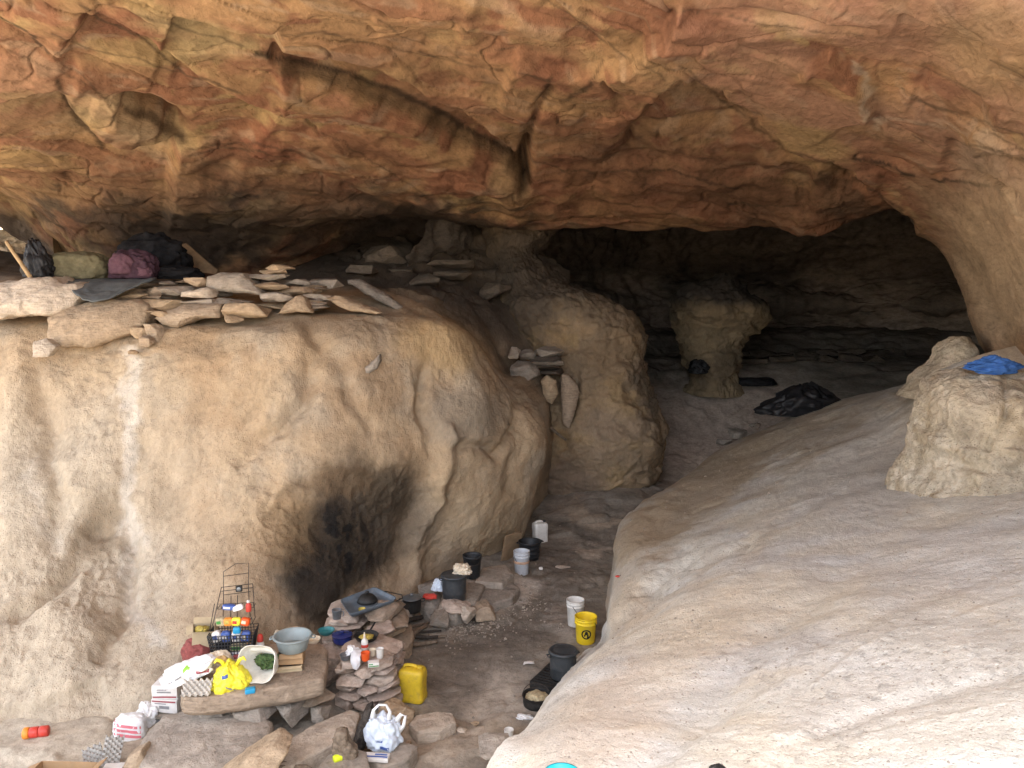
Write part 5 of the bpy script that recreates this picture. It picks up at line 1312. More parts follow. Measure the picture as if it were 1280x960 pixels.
for k, (u, v, L_, a, m, tx) in enumerate(((300, 950, .34, .5, 'wood', 'bleached splinter of wood lying left among the litter before the pale slab'), (322, 956, .30, -.7, 'char', 'dark splinter of wood among the litter before the pale slab'), (346, 962, .34, .2, 'wood', 'brown stick lowest among the litter before the pale slab'), (334, 944, .22, 1.2, 'stick', 'pale chip of wood standing among the litter before the pale slab'), (372, 958, .26, -.3, 'wood', 'short stick at the right end of the litter before the pale slab'))):
    c = G(u, v, .22); dv = np.array((math.cos(a), .4 * math.sin(a), .35 * math.sin(a))) * L_ / 2
    stick('wood_splinter', c - dv, c + dv, .022, M[m], tx, 'wood', 20 + k, .1, 'splinters of wood in the foreground')
for k in range(16):
    u, v = rr.uniform(290, 400), rr.uniform(940, 966); c = G(u, v, .12)
    s = rr.uniform(.06, .16); stone((s, s * .8, s * .6), c, 'small broken stone in the litter between the flat-topped boulder and the pale slab', 'broken stones in the foreground', 'stone' if k % 2 else 'stone_pale')
for k in range(26):
    u, v = rr.uniform(480, 625), rr.uniform(905, 960); c = G(u, v, -.01)
    s = rr.uniform(.03, .10); stone((s, s * .8, s * .4), c, 'small chip on the bare floor in front of the yellow jerrycan', 'chips on the floor in front of the jerrycan', 'stone' if k % 2 else 'stone_pale')
stone_px(596, 925, 640, 946, 5.9, .3, 'low brown stone at the foot of the slope near the small white cup', None, 'stone_grey', hk=.5)
# hearth pillar, laid in courses
g_p = 'flat stones of the dry-stacked pillar'
zl = 0.; courses = [(.10, 3), (.075, 2), (.09, 3), (.07, 2), (.085, 3), (.08, 2)]
xL, xR = G(415, 893, 0)[0], G(499, 893, 0)[0]; yF = G(455, 893, 0)[1]
for ci, (hh, n) in enumerate(courses):
    inset = .012 * ci
    xs = np.linspace(xL + inset, xR - inset, n + 1)
    for k in range(n):
        wd = xs[k + 1] - xs[k]
        stone((wd * 1.05, .36 + rr.uniform(-.03, .03), hh * 1.12), ((xs[k] + xs[k + 1]) / 2 + rr.uniform(-.015, .015), yF + .17 + rr.uniform(-.03, .03), zl), 'flat pinkish stone in the front face of the dry-stacked pillar left of the yellow jerrycan', g_p, 'stone_pink', rz=rr.uniform(-.12, .12), tilt=(rr.uniform(-.04, .04), rr.uniform(-.05, .05)), n=18, boxy=6., rough=.035)
    stone(((xR - xL) * .95, .40, hh * 1.1), ((xL + xR) / 2, yF + .52, zl), 'broad stone in the back half of the dry-stacked pillar', 'back stones of the dry-stacked pillar', 'stone_pink', rz=rr.uniform(-.05, .05), n=18, boxy=6.)
    zl += hh
PZ = zl
stone((.34, .25, .2), (xR - .02, yF - .06, -.02), 'squat brown stone at the right foot of the dry-stacked pillar', None, 'stone')
# rear hearth under the tray
g_r = 'stones of the rear hearth'
zl = 0.; x0, x1 = P(400, 760, 8.2)[0], P(512, 760, 8.3)[0]
for ci, hh in enumerate((.13, .11, .12, .10, .12)):
    xs = [x0 + .02 * ci, x0 + (x1 - x0) * (.45 + .1 * (ci % 2)), x1 - .02 * ci + .03 * (ci % 2)]
    for k in range(2):
        stone((xs[k + 1] - xs[k] + .03, .62 + rr.uniform(-.04, .04), hh * 1.12), ((xs[k] + xs[k + 1]) / 2, 8.32 + rr.uniform(-.03, .03), zl), ('brown stone in the right-hand face of the rear hearth under the enamel tray', 'pale ashy stone in the left half of the rear hearth')[1 - k], g_r + (' on the right', ' on the left')[1 - k], ('stone_pink', 'stone')[k], rz=rr.uniform(-.1, .1), tilt=(0, rr.uniform(-.04, .04)), n=18, boxy=6., rough=.035)
    zl += hh
HZ = zl
stone((.30, .35, .12), (G(474, 800, .42)[0], 7.93, .40), 'brown stone stepping between the pillar and the rear hearth', None, 'stone_pink')
stone((.45, .35, .42), (G(410, 805, .4)[0] + .02, 7.75, -.02), 'ashy stone standing behind the bench, under the enamel dishes', None, 'stone_pink')
stone((.30, .35, .40), (G(432, 810, .4)[0] + .1, 7.85, -.02), 'ashy stone standing behind the pillar, hidden by the dishes', None, 'stone_pink')

# the enamel tray and what lies on the hearth
pts = [G(425, 751, HZ + .05), G(438, 769, HZ + .05), G(497, 749, HZ + .05), G(468, 735, HZ + .05)]
c = sum(pts) / 4
t = thing('enamel_tray', (c[0], c[1], HZ + .02), 'flat blue-grey metal tray lying on the rear hearth under the black lid', 'tray')
ring = []
pl = pts + [pts[0]]
for k in range(4):
    for s in np.linspace(0, 1, 14, endpoint=False): ring.append(pl[k] * (1 - s) + pl[k + 1] * s)
ring = np.array(ring) - c; ring[:, 2] = 0
sm = (np.roll(ring, 1, 0) + np.roll(ring, -1, 0) + ring) / 3; sm = (np.roll(sm, 1, 0) + np.roll(sm, -1, 0) + sm) / 3
rows = [sm * 0 + (0, 0, .0), sm * .5, sm * .88, sm * .93 + (0, 0, .012), sm * .98 + (0, 0, .04), sm * 1.02 + (0, 0, .045), sm * 1.02 + (0, 0, .038), sm * .97 + (0, 0, .02), sm * .93 + (0, 0, -.008), sm * .5 + (0, 0, -.008), sm * 0 + (0, 0, -.008)]
link('tray_body', raw_mesh('tray_body', np.array(rows), grid_faces(len(rows), len(sm), True)), M['tray'], t)
tubes('handle', [[tuple(pts[2] - c + np.array((-.02, .02, .0))), tuple(pts[2] - c + np.array((.05, .03, .03))), tuple(pts[2] - c + np.array((.03, .12, .03))), tuple(pts[3] - c + np.array((.12, -.02, 0)))]], .006, M['iron'], t)
t = thing('black_lid', (c[0] + .01, c[1] + .03, HZ + .025), 'black domed pot lid set on the grey metal tray', 'lid')
lathe('lid_body', [(0, .085), (.03, .083), (.07, .07), (.10, .035), (.112, .004), (.105, .002), (0, .002)], M['iron'], t, 36); lathe('knob', [(0, .084), (.012, .084), (.012, .094), (.022, .10), (.02, .112), (0, .116)], M['iron'], t, 18)
h = G(453, 763, HZ + .03); cup((h[0], h[1] - .02, HZ + .03), .038, .03, 'food', 'shallow yellow lid at the front of the grey metal tray', 'lid', handle=False)
h = G(421, 770, .56); cup((h[0], h[1], .53), .05, .10, 'steel', 'grey tin mug at the left of the metal tray', 'mug')
stone((.2, .2, .08), (h[0] + .03, h[1] + .02, .455), 'flat ashy stone under the grey tin mug', None, 'stone_pink')
def on(u, v, z): g = G(u, v, z); return np.array([g[0], g[1], z])
bowl(on(408, 793, .42), .085, .05, 'teal', 'teal patterned enamel bowl behind the navy pot', seed=1)
t = pot(on(428, 803, .42), .098, .085, 'navy', 'shiny navy blue enamel pot with its lid on', handles=None, knob=True, seed=3, belly=.04)
t = thing('frying_pan', on(458, 799, PZ + .02), 'black frying pan with yellow food on the dry-stacked pillar', 'frying pan', .3)
lathe('pan_body', [(0, .006), (.085, .004), (.09, 0), (.098, .006), (.118, .045), (.122, .046), (.116, .04), (.092, .012), (0, .012)], M['iron'], t, 40)
tubes('handle', [[(.05, .11, .035), (.08, .17, .045), (.12, .26, .05)]], .009, M['iron'], t); link('food', blob_mesh('food', (.15, .13, .03), 8, .2, 3, 2.2, .1, 4), M['food'], t, (0, 0, .012))
bowl(on(392, 804, BZ + .0), .068, .05, 'cream', 'cream enamel bowl at the right end of the bench', seed=2, inner='cream')
bowl(on(365, 795, BZ + .12), .055, .045, 'white_plastic', 'white bowl behind the grey basin', seed=4)
cup(on(377, 799, BZ + .08), .04, .05, 'white_plastic', 'small white cup between the grey basin and the cream bowl', handle=False)
stone((.25, .15, .12), on(368, 797, BZ - .005), 'flat stone behind the basin, carrying two white dishes', None, 'stone')
soft('plastic_wrapper', (.12, .08, .08), on(349, 797, BZ), 'bag_clear', 'crumpled yellowish wrapper behind the left side of the basin', 'wrapper', 50, fold=.3)
# things on the pillar top
b_ = soft('plastic_bag', (.15, .12, .10), on(441, 820, PZ + .01), 'bag_white', 'small white plastic bag hanging over the front of the pillar', 'bag', 52, fold=.3, freq=2.)
sheet('tail', [[(.0, -.02, .07), (.05, -.02, .07), (.1, -.02, .06)], [(.0, -.10, .05), (.05, -.10, .05), (.09, -.09, .04)], [(.01, -.13, -.01), (.05, -.13, -.01), (.09, -.12, -.02)], [(.025, -.13, -.06), (.055, -.13, -.07), (.08, -.125, -.05)]], 5, 5, 'bag_white', .002, b_, .012, 3, 12., base=(0, 0, 0))
cup(on(432, 824, PZ + .01), .05, .05, 'steel', 'grey tin dish left of the small white bag on the pillar', 'dish', handle=False)
cup(on(457, 825, PZ + .01), .042, .075, 'redorange', 'red-orange plastic cup on the pillar', handle=False)
t = thing('squeeze_bottle', on(456, 812, PZ + .012), 'white squeeze bottle with red lettering band behind the red-orange cup', 'bottle')
lathe('bottle_body', [(0, 0), (.032, 0), (.034, .01), (.034, .08), (.026, .10), (.012, .112), (.012, .12), (0, .12)], M['white_plastic'], t, 28); lathe('label_band', [(.0348, .03), (.0352, .032), (.0352, .058), (.0348, .06)], M['red'], t, 28); lathe('nozzle', [(0, .12), (.013, .12), (.011, .13), (.005, .175), (0, .176)], M['cream'], t, 18)
cup(on(466, 819, PZ + .01), .035, .06, 'cream', 'cream cup between the red cup and the white cup on the pillar', handle=False)
cup(on(475, 822, PZ + .01), .036, .09, 'white_plastic', 'taller white cup at the right end of the pillar top', handle=False)
t = bevelled('carton', box_VF(.10, .07, .04, (0, 0, .02)), M['white_card'], None, .003, 2, on(467, 832, PZ + .005)); label(t, 'small white and green carton lying at the front of the pillar', 'carton'); t.rotation_euler = (0, 0, .2)
decal(t, 'green_print', [(-.045, .006, .045, .016), (-.045, .024, -.005, .035)], 'green_print')

# ------------------------------------------------------------------ bench goods
def tidy(o, n): o.name = n; return o
# grey basin on its carton
cb = on(361, 842, BZ)
t = open_box((cb[0], cb[1] + .10, BZ + .075), .225, .17, .10, 'card', 'cardboard box under the grey basin', .12, (('f', .045, 150),), seed=3)
t = open_box((cb[0] - .02, cb[1] + .08, BZ), .24, .19, .07, 'card_pale', 'flattened cardboard tray under the box that carries the basin', .2, (('f', .03, 120),), seed=4)
bz = BZ + .182
bc = np.array([G(360, 822, bz)[0], cb[1] + .10, bz])
t = thing('basin', bc, 'round grey plastic basin standing on a cardboard box', 'basin', .1)
lathe('basin_body', [(0, 0), (.115, 0), (.125, .006), (.15, .10), (.158, .128), (.175, .13), (.176, .124), (.171, .136), (.158, .138), (.148, .12), (.12, .014), (0, .01)], M['basin'], t, 56)
for s in (-1, 1): tubes('handle', [[(s * .165, -.03, .124), (s * .195, -.028, .112), (s * .2, 0, .108), (s * .195, .028, .112), (s * .165, .03, .124)]], .007, M['basin'], t)
lathe('water', [(0, .03), (.128, .03), (.13, .028)], M['basin'], t, 40)
# white sack lying open
sc = on(326, 853, BZ)
t = thing('woven_sack', (sc[0], sc[1] + .16, BZ + .03), 'white woven sack lying open towards us with greens inside', 'sack', -.12)
n = 56; rows = []
for (y, zc, rx, rz_, sq) in ((.10, .05, .02, .02, 2), (.09, .06, .07, .05, 2.4), (.0, .085, .12, .08, 2.8), (-.08, .11, .145, .105, 3), (-.15, .135, .165, .135, 3.2), (-.19, .15, .17, .15, 3.2), (-.192, .15, .162, .142, 3.2), (-.14, .135, .145, .118, 3), (-.05, .11, .11, .075, 2.6), (.03, .10, .06, .04, 2), (.04, .10, .0, .0, 2)):
    a = np.arange(n) * 2 * PI / n; ca, sa = np.cos(a), np.sin(a); m = (np.abs(ca) ** sq + np.abs(sa) ** sq) ** (-1 / sq)
    rows.append(np.stack([rx * m * ca, np.full(n, y) + .05 * (m * sa) * (y < -.1), np.maximum(zc + rz_ * m * sa, .004)], -1))
V = crom(np.array(rows), 4); V += .010 * np.stack([perlin(V * 14), perlin(V * 14 + 9), np.abs(perlin(V * 14 + 19))], -1)
link('sack_body', raw_mesh('sack_body', V, grid_faces(len(V), n, True)), M['sack'], t)
link('greens', blob_mesh('greens', (.20, .16, .14), 61, .5, 4., 2., .1, 5), M['greens'], t, (.03, -.06, .06))
# yellow shopping bag
o = soft('shopping_bag', (.36, .30, .25), on(288, 862, BZ) + np.array((0, .04, 0)), 'bag_yellow', 'bright yellow plastic shopping bag full of goods with a blue mark', 'bag', 64, .2, fold=.17, freq=1.7, boxy=2.5, shape=lambda V: np.stack([V[:, 0] * (1 - .3 * V[:, 2]), V[:, 1], V[:, 2] + .35 * np.exp(-((V[:, 0] + .1) / .3) ** 2) * (V[:, 2] > .3)], -1))
decal(o, 'blue_mark', [(-.06, .135, -.01, .165, .4)], 'blue'); decal(o, 'grey_mark', [(-.03, .07, .03, .082, -.7), (-.01, .05, .05, .06, -.7)], 'grey_print')
for s in (-1, 1):
    V, f = tube_VF([(s * .05, 0, .20), (s * .075, -.01, .25), (s * .11, -.03, .275), (s * .13, -.04, .25)], [.02, .016, .014, .006], 8); link('knotted_handle', raw_mesh('knotted_handle', V, f), M['bag_yellow'], o)
o = soft('plastic_bag', (.26, .18, .19), on(274, 838, BZ), 'bag_clear', 'cloudy clear bag of bread rolls behind the yellow shopping bag', 'bag', 66, fold=.16, freq=1.8); link('bread_roll', blob_mesh('bread_roll', (.12, .09, .07), 3, .08, 2, 2, .2, 4), M['bread'], o, (.05, -.06, .10))
o = bevelled('lid_piece', box_VF(.085, .06, .045, (0, 0, .0225)), M['sky_plastic'], None, .012, 3, on(313, 866, BZ), .003); label(o, 'small sky blue plastic piece at the foot of the white sack', 'plastic piece'); o.rotation_euler = (0, 0, .3)
egg_tray(on(247, 861, BZ + .05) + np.array((0, 0, .0)), 'egg', 'pale grey egg tray standing tilted on the left corner of the bench', .08, (R(38), 0), n=3, m=5)
# long white bag and white cartons at the bench's left end
h = hit(238, 850, 'outcrop', 'floor')
o = soft('plastic_bag', (.54, .26, .17), on(236, 852, .60) + np.array((0, .06, .0)), 'bag_white', 'long white plastic bag with a green mark lying across the left bench end', 'bag', 70, -.0, fold=.16, freq=1.6, boxy=2.4, tilt=(0, R(-22)))
decal(o, 'leaf_print', [(.02, .10, .07, .13, .5), (.05, .12, .08, .14, -.4)], 'leaf_print'); decal(o, 'maroon_print', [(.12, .05, .20, .075, -.5)], 'maroon_print'); decal(o, 'small_print', [(-.08, .06, .0, .07, .3), (-.16, .05, -.10, .058, .2)], 'grey_print')
for k, (z, tx, w_) in enumerate(((.10, 'lower white printed carton at the left end of the bench', .25), (.235, 'upper white printed carton with a maroon stripe at the left end of the bench', .235))):
    g = G(206, 880 - 22 * k, z)
    o = bevelled('carton', box_VF(w_, .2, .13, (0, 0, .065)), M['white_card'], None, .006, 2, (G(206, 893, .10)[0], G(206, 893, .1)[1] + .12, z), .008, k + 4, 2); label(o, tx, 'carton', 'white cartons'); o.rotation_euler = (0, 0, -.12 + .1 * k)
    decal(o, 'maroon_stripe', [(-w_ * .46, .015, w_ * .46, .03)] if k else [(-w_ * .46, .105, w_ * .46, .12)], 'maroon_print', off=.004); decal(o, 'small_print', [(-.05, .04, .05, .07), (-.09, .085, .02, .095)] if k == 0 else [(-.07, .06, .06, .075), (-.07, .085, .02, .095)], 'grey_print', off=.004)
stone((.4, .4, .14), (G(206, 893, .10)[0], G(206, 893, .1)[1] + .16, -.03), 'stone under the white cartons', None, 'stone_grey')
# pale and pink bags against the rock
h = hit(185, 905, 'outcrop', 'floor')
o = soft('plastic_bag', (.22, .2, .22), h, 'bag_white', 'white plastic bag slumped between the cartons and the pink package', 'bag', 73, fold=.24, freq=1.8)
h = hit(163, 921, 'outcrop', 'floor')
o = soft('soft_package', (.28, .2, .22), h, 'bag_white', 'white package with pink stripes slumped against the rock', 'package', 75, .2, fold=.08, freq=1.6, boxy=3.4)
decal(o, 'pink_stripe', [(-.11, .035 + .042 * k, .11, .06 + .042 * k, -.25) for k in range(4)], 'pink_pack', off=.003)
# wire rack
rx = on(293, 820, BZ)
t = thing('wire_rack', rx, 'rusty wire rack with a dark basket leaning against the rock, holding packets', 'rack', .12)
def fr(x, z): return (x, .10 + .26 * z, z)
tubes('back_frame', [[fr(-.13, .30), fr(-.13, .56), fr(-.135, .72), fr(-.02, .79), fr(.10, .79), fr(.10, .56), fr(.12, .30)], [fr(-.13, .68), fr(.10, .70)], [fr(-.15, .58), fr(.14, .60)], [fr(-.15, .545), fr(.14, .565)], [fr(-.13, .51), fr(.12, .53)], [fr(-.15, .58), (-.19, .02, .30)], [fr(.14, .60), fr(.165, .30)], [fr(-.06, .30), fr(-.06, .5)], [fr(.0, .30), fr(.0, .5)], [(-.17, .05, .5), (-.21, .0, .27)]], .0038, M['wire'], t)
for z, d_ in ((.30, .16), (.42, .10)):
    y = .10 + .26 * z
    tubes('shelf', [[(-.16, y, z), (-.16, y - d_, z), (.17, y - d_, z), (.17, y, z)], [(-.16, y - d_, z + .05), (.17, y - d_, z + .05)]] + [[(-.16 + .033 * k, y, z), (-.16 + .033 * k, y - d_, z), (-.16 + .033 * k, y - d_, z + .05)] for k in range(11)], .003, M['wire'], t, 5)
pb = []
for k in range(9):
    z = .01 + .03 * k; e = .16 + .012 * k / 2
    pb.append([(-e, -.12, z), (e, -.12, z), (e, .13, z), (-e, .13, z), (-e, -.12, z)])
for k in range(13): x = -.16 + .32 * k / 12; pb.append([(x, -.12, .01), (x * 1.02, -.12, .25)]); pb.append([(x, .13, .01), (x, .13, .25)])
for k in range(9): y = -.12 + .25 * k / 8; pb.append([(-.16, y, .01), (-.205, y, .25)]); pb.append([(.16, y, .01), (.205, y, .25)])
tubes('basket', pb, .0042, M['basket'], t, 5)
def packet(x, y, z, w_, d_, h_, m, tx, cat='packet', tl=.0, seed=1, deco=None):
    p = rx + np.array((x, y, z))
    o = link('packet', blob_mesh('packet', (w_, d_, h_), seed, .06, 2, 4., .05, 4), M[m], None, p); o.rotation_euler = (0, tl, .12)
    if deco: decal(o, 'print', [(-w_ * .36, h_ * .3, w_ * .1, h_ * .7)], deco)
    return label(o, tx, cat)
packet(-.03, .0, .455, .13, .06, .05, 'blue', 'blue and white packet on the upper shelf of the wire rack', seed=3, deco='white_card', tl=.1)
packet(.06, .0, .45, .10, .05, .05, 'bag_white', 'white crumpled packet on the upper shelf beside the red bottle', seed=4, tl=-.3)
t2 = thing('bottle', rx + np.array((.145, .02, .43)), 'small red bottle standing at the right of the upper rack shelf', 'bottle'); lathe('bottle_body', [(0, 0), (.024, 0), (.026, .01), (.026, .06), (.012, .085), (0, .085)], M['red'], t2, 20); lathe('cap', [(0, .083), (.014, .083), (.014, .105), (0, .106)], M['white_plastic'], t2, 16)
for k, (x, m, dm, tx) in enumerate(((-.10, 'food_pale', 'green_print', 'pale packet with green print at the left of the middle rack shelf'), (-.03, 'orange', 'food', 'orange packet second from the left on the middle rack shelf'), (.04, 'bag_yellow', 'red', 'yellow packet with a red mark on the middle rack shelf'), (.12, 'redorange', 'cream', 'red-orange packet at the right of the middle rack shelf'))): packet(x, -.03, .315, .085, .06, .075, m, tx, seed=10 + k, deco=dm, tl=.1 * (k - 1))
packet(.07, -.10, .27, .07, .05, .06, 'sky_plastic', 'bright blue packet below the yellow packet, on the basket rim', seed=17)
for k, (x, m, dm, tx) in enumerate(((-.12, 'white_card', 'blue', 'white packet with a blue mark at the left in the rack basket'), (-.04, 'blue', 'white_card', 'blue packet second from the left in the rack basket'), (.05, 'white_card', 'blue', 'white packet with blue print right of the centre in the rack basket'), (.13, 'blue', 'cream', 'blue packet with a cream mark at the right of the rack basket'))): packet(x, -.06, .175, .085, .07, .10, m, tx, seed=20 + k, deco=dm, tl=.12 * (k - 2))
packet(.07, -.075, .085, .16, .05, .075, 'food_pale', 'green and yellow carton low in the front of the rack basket', 'carton', seed=27, deco='green_print')
packet(-.06, .02, .03, .22, .16, .12, 'dark_cloth', 'dark cloth bundle at the bottom of the rack basket', 'bundle', seed=28)
t2 = thing('cooking_gauge', rx + np.array((-.005, .215, .545)), 'small dark box fixed high on the wire rack', 'gadget', .12); bevelled('gauge_body', box_VF(.06, .03, .055, (0, 0, .0275)), M['iron'], t2, .006, 2); lathe('dial', [(0, .001), (.018, .001), (.02, 0)], M['steel'], t2, 20).rotation_euler = (R(90), 0, 0)
bpy.data.objects['dial'].location = (0, -.0175, .028)
t2 = thing('sauce_bottle', on(326, 818, BZ), 'white sauce bottle with a red cap between the rack and the basin', 'bottle')
lathe('bottle_body', [(0, 0), (.036, 0), (.038, .01), (.036, .05), (.038, .10), (.03, .12), (.024, .13), (0, .13)], M['white_plastic'], t2, 28); lathe('cap', [(0, .131), (.03, .131), (.031, .14), (.026, .185), (.014, .20), (0, .202)], M['red'], t2, 24); lathe('label_band', [(.037, .02), (.0388, .022), (.0375, .045), (.037, .047)], M['green_print'], t2, 28)
o = bevelled('package', box_VF(.14, .05, .09, (0, 0, .045)), M['white_card'], None, .014, 3, on(298, 826, BZ) + np.array((0, -.01, 0)), .003); label(o, 'small white package with a blue checked print in front of the rack basket', 'package'); o.rotation_euler = (R(-15), 0, .05)
decal(o, 'check_lines', [(-.065 + .0 * k, .012 + .022 * k, .065, .0155 + .022 * k) for k in range(4)] + [(-.05 + .05 * k, .008, -.046 + .05 * k, .083) for k in range(3)], 'blue', off=.002)
packet(.09, -.16, .0, .10, .06, .09, 'maroon_print', 'small maroon packet by the right front corner of the rack', seed=33, deco='cream')
packet(.0, -.30, .0, .16, .10, .05, 'card', 'scrap of cardboard between the checked package and the white sack', 'cardboard', seed=34)
# red net sack and the carton on it
h = on(246, 828, BZ - .05)
stone((.42, .3, .5), (h[0] + .02, h[1] + .05, -.0), 'stone behind the bench carrying the red net sack', None, 'stone')
soft('net_sack', (.29, .25, .23), h + np.array((.0, .02, .0)), 'net_red', 'dark red net sack of vegetables at the left of the rack', 'sack', 81, fold=.1, freq=1.8, boxy=2.3)
t = open_box(h + np.array((.045, .05, .165)), .19, .16, .16, 'card_pale', 'open cardboard box resting on the red net sack', .35, (('f', .05, 60), ('l', .06, 110), ('b', .06, 40), ('r', .05, 130)), tilt=(R(8), R(6)), seed=5)
o = link('greens', blob_mesh('greens', (.14, .11, .07), 83, .4, 3.5, 2, .1, 4), M['food'], None, h + np.array((.045, .04, .275))); label(o, 'yellow-green packet of food inside the open cardboard box on the net sack', 'food')

# ------------------------------------------------------------------ bottom left
h = hit(46, 921, 'outcrop', 'floor') + np.array((0, 0, .045)); t = thing('tin', h, 'red and orange plastic tub lying on its side at the foot of the rock', 'tub', R(14))
for nm, m, x0_, x1_, r_ in (('lid', 'orange', -.105, -.055, .05), ('tub_body', 'red', -.054, .02, .047), ('tub_end', 'red', .021, .10, .047)):
    o = lathe(nm, [(0, x0_), (r_ * .85, x0_), (r_, x0_ + .008), (r_, x1_ - .008), (r_ * .85, x1_), (0, x1_)], M[m], t, 32); o.rotation_euler = (0, R(90), 0)
g = G(76, 1003, .0); z0 = 0.0
t = open_box((g[0] - .02, g[1] + .02, z0), .46, .34, .22, 'card', 'open brown cardboard box cut off by the bottom left corner', -.04, (('f', .14, 78), ('l', .12, 112), ('r', .10, 60)), seed=8)
for k, (u, v, rz, m, tx) in enumerate(((118, 951, .45, 'egg_dark', 'grey egg tray on the left of the two at the bottom left'), (140, 945, .35, 'egg_dark', 'grey egg tray on the right of the two, tipped up at its edge'))):
    g = G(u, v, .12); egg_tray((g[0], g[1], .10 + .04 * k), m, tx, rz, (R(26), R(-14 + 26 * k)), n=6, m=3, group='egg trays at the bottom left')
o = bevelled('paper_scrap', box_VF(.16, .10, .03, (0, 0, .015)), M['white_card'], None, .008, 2, G(142, 962, .12), .01, 3, 2); label(o, 'white scrap of packaging under the grey egg trays', 'scrap')
t = thing('lime_bottle', G(429, 945, .30), 'lime green plastic bottle lying on the flat grey rock', 'bottle', R(35)); o = lathe('bottle_body', [(0, -.08), (.026, -.08), (.03, -.07), (.03, .03), (.02, .05), (.014, .055), (0, .055)], M['lime'], t, 24); o.rotation_euler = (0, R(90), 0); o = lathe('cap', [(0, .056), (.017, .056), (.017, .08), (0, .08)], M['bag_yellow'], t, 18); o.rotation_euler = (0, R(90), 0)
o = soft('shopping_bag', (.34, .26, .30), on(478, 938, .17) + np.array((0, .05, 0)), 'bag_blue', 'milky white shopping bag with raised handles in front of the pillar', 'bag', 92, .1, fold=.2, freq=1.7, boxy=2.3)
V, f = tube_VF([(-.08, 0, .26), (-.075, 0, .33), (-.03, .0, .375), (.03, 0, .37), (.06, 0, .31), (.05, 0, .25)], [.028, .014, .010, .010, .014, .028], 8); link('handle', raw_mesh('handle', V, f), M['bag_white'], o)
V, f = tube_VF([(.10, .02, .20), (.15, .02, .27), (.19, .01, .26), (.17, 0, .18), (.13, 0, .14)], [.03, .016, .012, .016, .03], 8); link('handle', raw_mesh('handle', V, f), M['bag_white'], o)
decal(o, 'blue_print', [(-.02, .05, .05, .08, -.3), (-.05, .10, .0, .115, .2)], 'blue')
o = bevelled('carton', box_VF(.20, .09, .035, (0, 0, .0175)), M['white_card'], None, .008, 2, on(473, 944, .19) + np.array((0, -.06, 0)), .004, 5, 2); o.rotation_euler = (0, 0, -.1); label(o, 'flat white and blue packet lying in front of the milky shopping bag', 'packet'); decal(o, 'blue_print', [(-.09, -.03, .09, -.01), (-.02, .0, .08, .02)], 'blue', 'z', .003)
# ------------------------------------------------------------------ the floor between outcrop and slope
def fl(u, v): p = G(u, v, 0.); p[2] = down(p[0], p[1], 1.5, 'floor'); p2 = G(u, v, p[2]); p2[2] = down(p2[0], p2[1], 1.5, 'floor'); return p2
p = fl(516, 876); jerrycan(p + np.array((0, .03, 0)), .25, .19, .345, 'yellow_plastic', 'scuffed yellow jerrycan standing on the floor right of the pillar', R(-14), 'yellow_plastic', 1)
p = fl(675, 678); jerrycan(p + np.array((0, .03, 0)), .225, .17, .33, 'white_plastic', 'white jerrycan with a dark cap standing farthest back on the floor', R(20), 'black_plastic', 2)
p = fl(652, 717); t = bucket(p, .112, .33, 'bluewhite_plastic', 'white bucket with a rusty orange band in front of the black bin', .4, seed=3)
lathe('label_band', [(.1095, .165), (.111, .167), (.1123, .20), (.111, .202)], M['orange'] if False else mat('faded_orange_print', (.52, .33, .22), .6, .3, 14), t, 48)
p = fl(660, 702); t = thing('bin', p + np.array((.03, .1, 0)), 'black ribbed bin behind the white bucket', 'bin', .3)
lathe('bin_body', [(0, 0), (.12, 0), (.13, .01), (.135, .05), (.142, .055), (.138, .06), (.142, .11), (.149, .115), (.145, .12), (.15, .18), (.158, .185), (.154, .19), (.158, .25), (.17, .255), (.17, .275), (.158, .275), (.15, .25), (.12, .015), (0, .012)], M['black_plastic'], t, 44)
for s in (-1, 1): tubes('handle', [[(s * .165, -.04, .262), (s * .195, -.03, .255), (s * .195, .03, .255), (s * .165, .04, .262)]], .008, M['black_plastic'], t)
p = fl(719, 782); t = bucket(p, .103, .315, 'white_plastic', 'empty white bucket standing just behind the yellow bucket', 1.2, seed=5)
p = fl(731, 803); t = bucket(p + np.array((.01, .02, 0)), .122, .305, 'yellow_bright', 'bright yellow bucket with a round black emblem beside the slope', 2.4, seed=6)
ry = 2.4
ang0 = -PI / 2 - .10 - ry + .08
E = []
def ringpoly(r0, r1, n=28, cx=.5, cy=.5, a0=0, a1=2 * PI):
    out = []
    for k in range(n):
        b0, b1 = a0 + (a1 - a0) * k / n, a0 + (a1 - a0) * (k + 1) / n
        out.append([(cx + r0 * math.cos(b0), cy + r0 * math.sin(b0)), (cx + r1 * math.cos(b0), cy + r1 * math.sin(b0)), (cx + r1 * math.cos(b1), cy + r1 * math.sin(b1)), (cx + r0 * math.cos(b1), cy + r0 * math.sin(b1))])
    return out
E += ringpoly(.36, .5); E += ringpoly(.0, .16, 16, .5, .66); E += ringpoly(.10, .24, 18, .5, .36, PI * .05, PI * 1.1); E += ringpoly(.0, .13, 14, .72, .22)
E += [[(.30, .46), (.70, .46), (.70, .54), (.30, .54)], [(.56, .14), (.68, .14), (.62, .44), (.54, .44)]]
def cone_patch(name, poly, parent):
    V, F_ = [], []
    for pg in poly:
        b = len(V)
        for (x, y) in pg:
            z = .075 + .115 * y; r = .122 * (.84 + .16 * min(1, z / (.305 * .74)) ) + .0015
            r = .122 * .84 + (.122 * .97 - .122 * .84) * (z - .012) / (.305 * .74 - .012) + .002
            a = ang0 + (x - .5) * 1.0
            V.append((r * math.cos(a), r * math.sin(a), z))
        F_.append(tuple(range(b, b + len(pg))))
    return link(name, raw_mesh(name, V, F_, False), M['ink'], parent)
cone_patch('emblem', E, t)
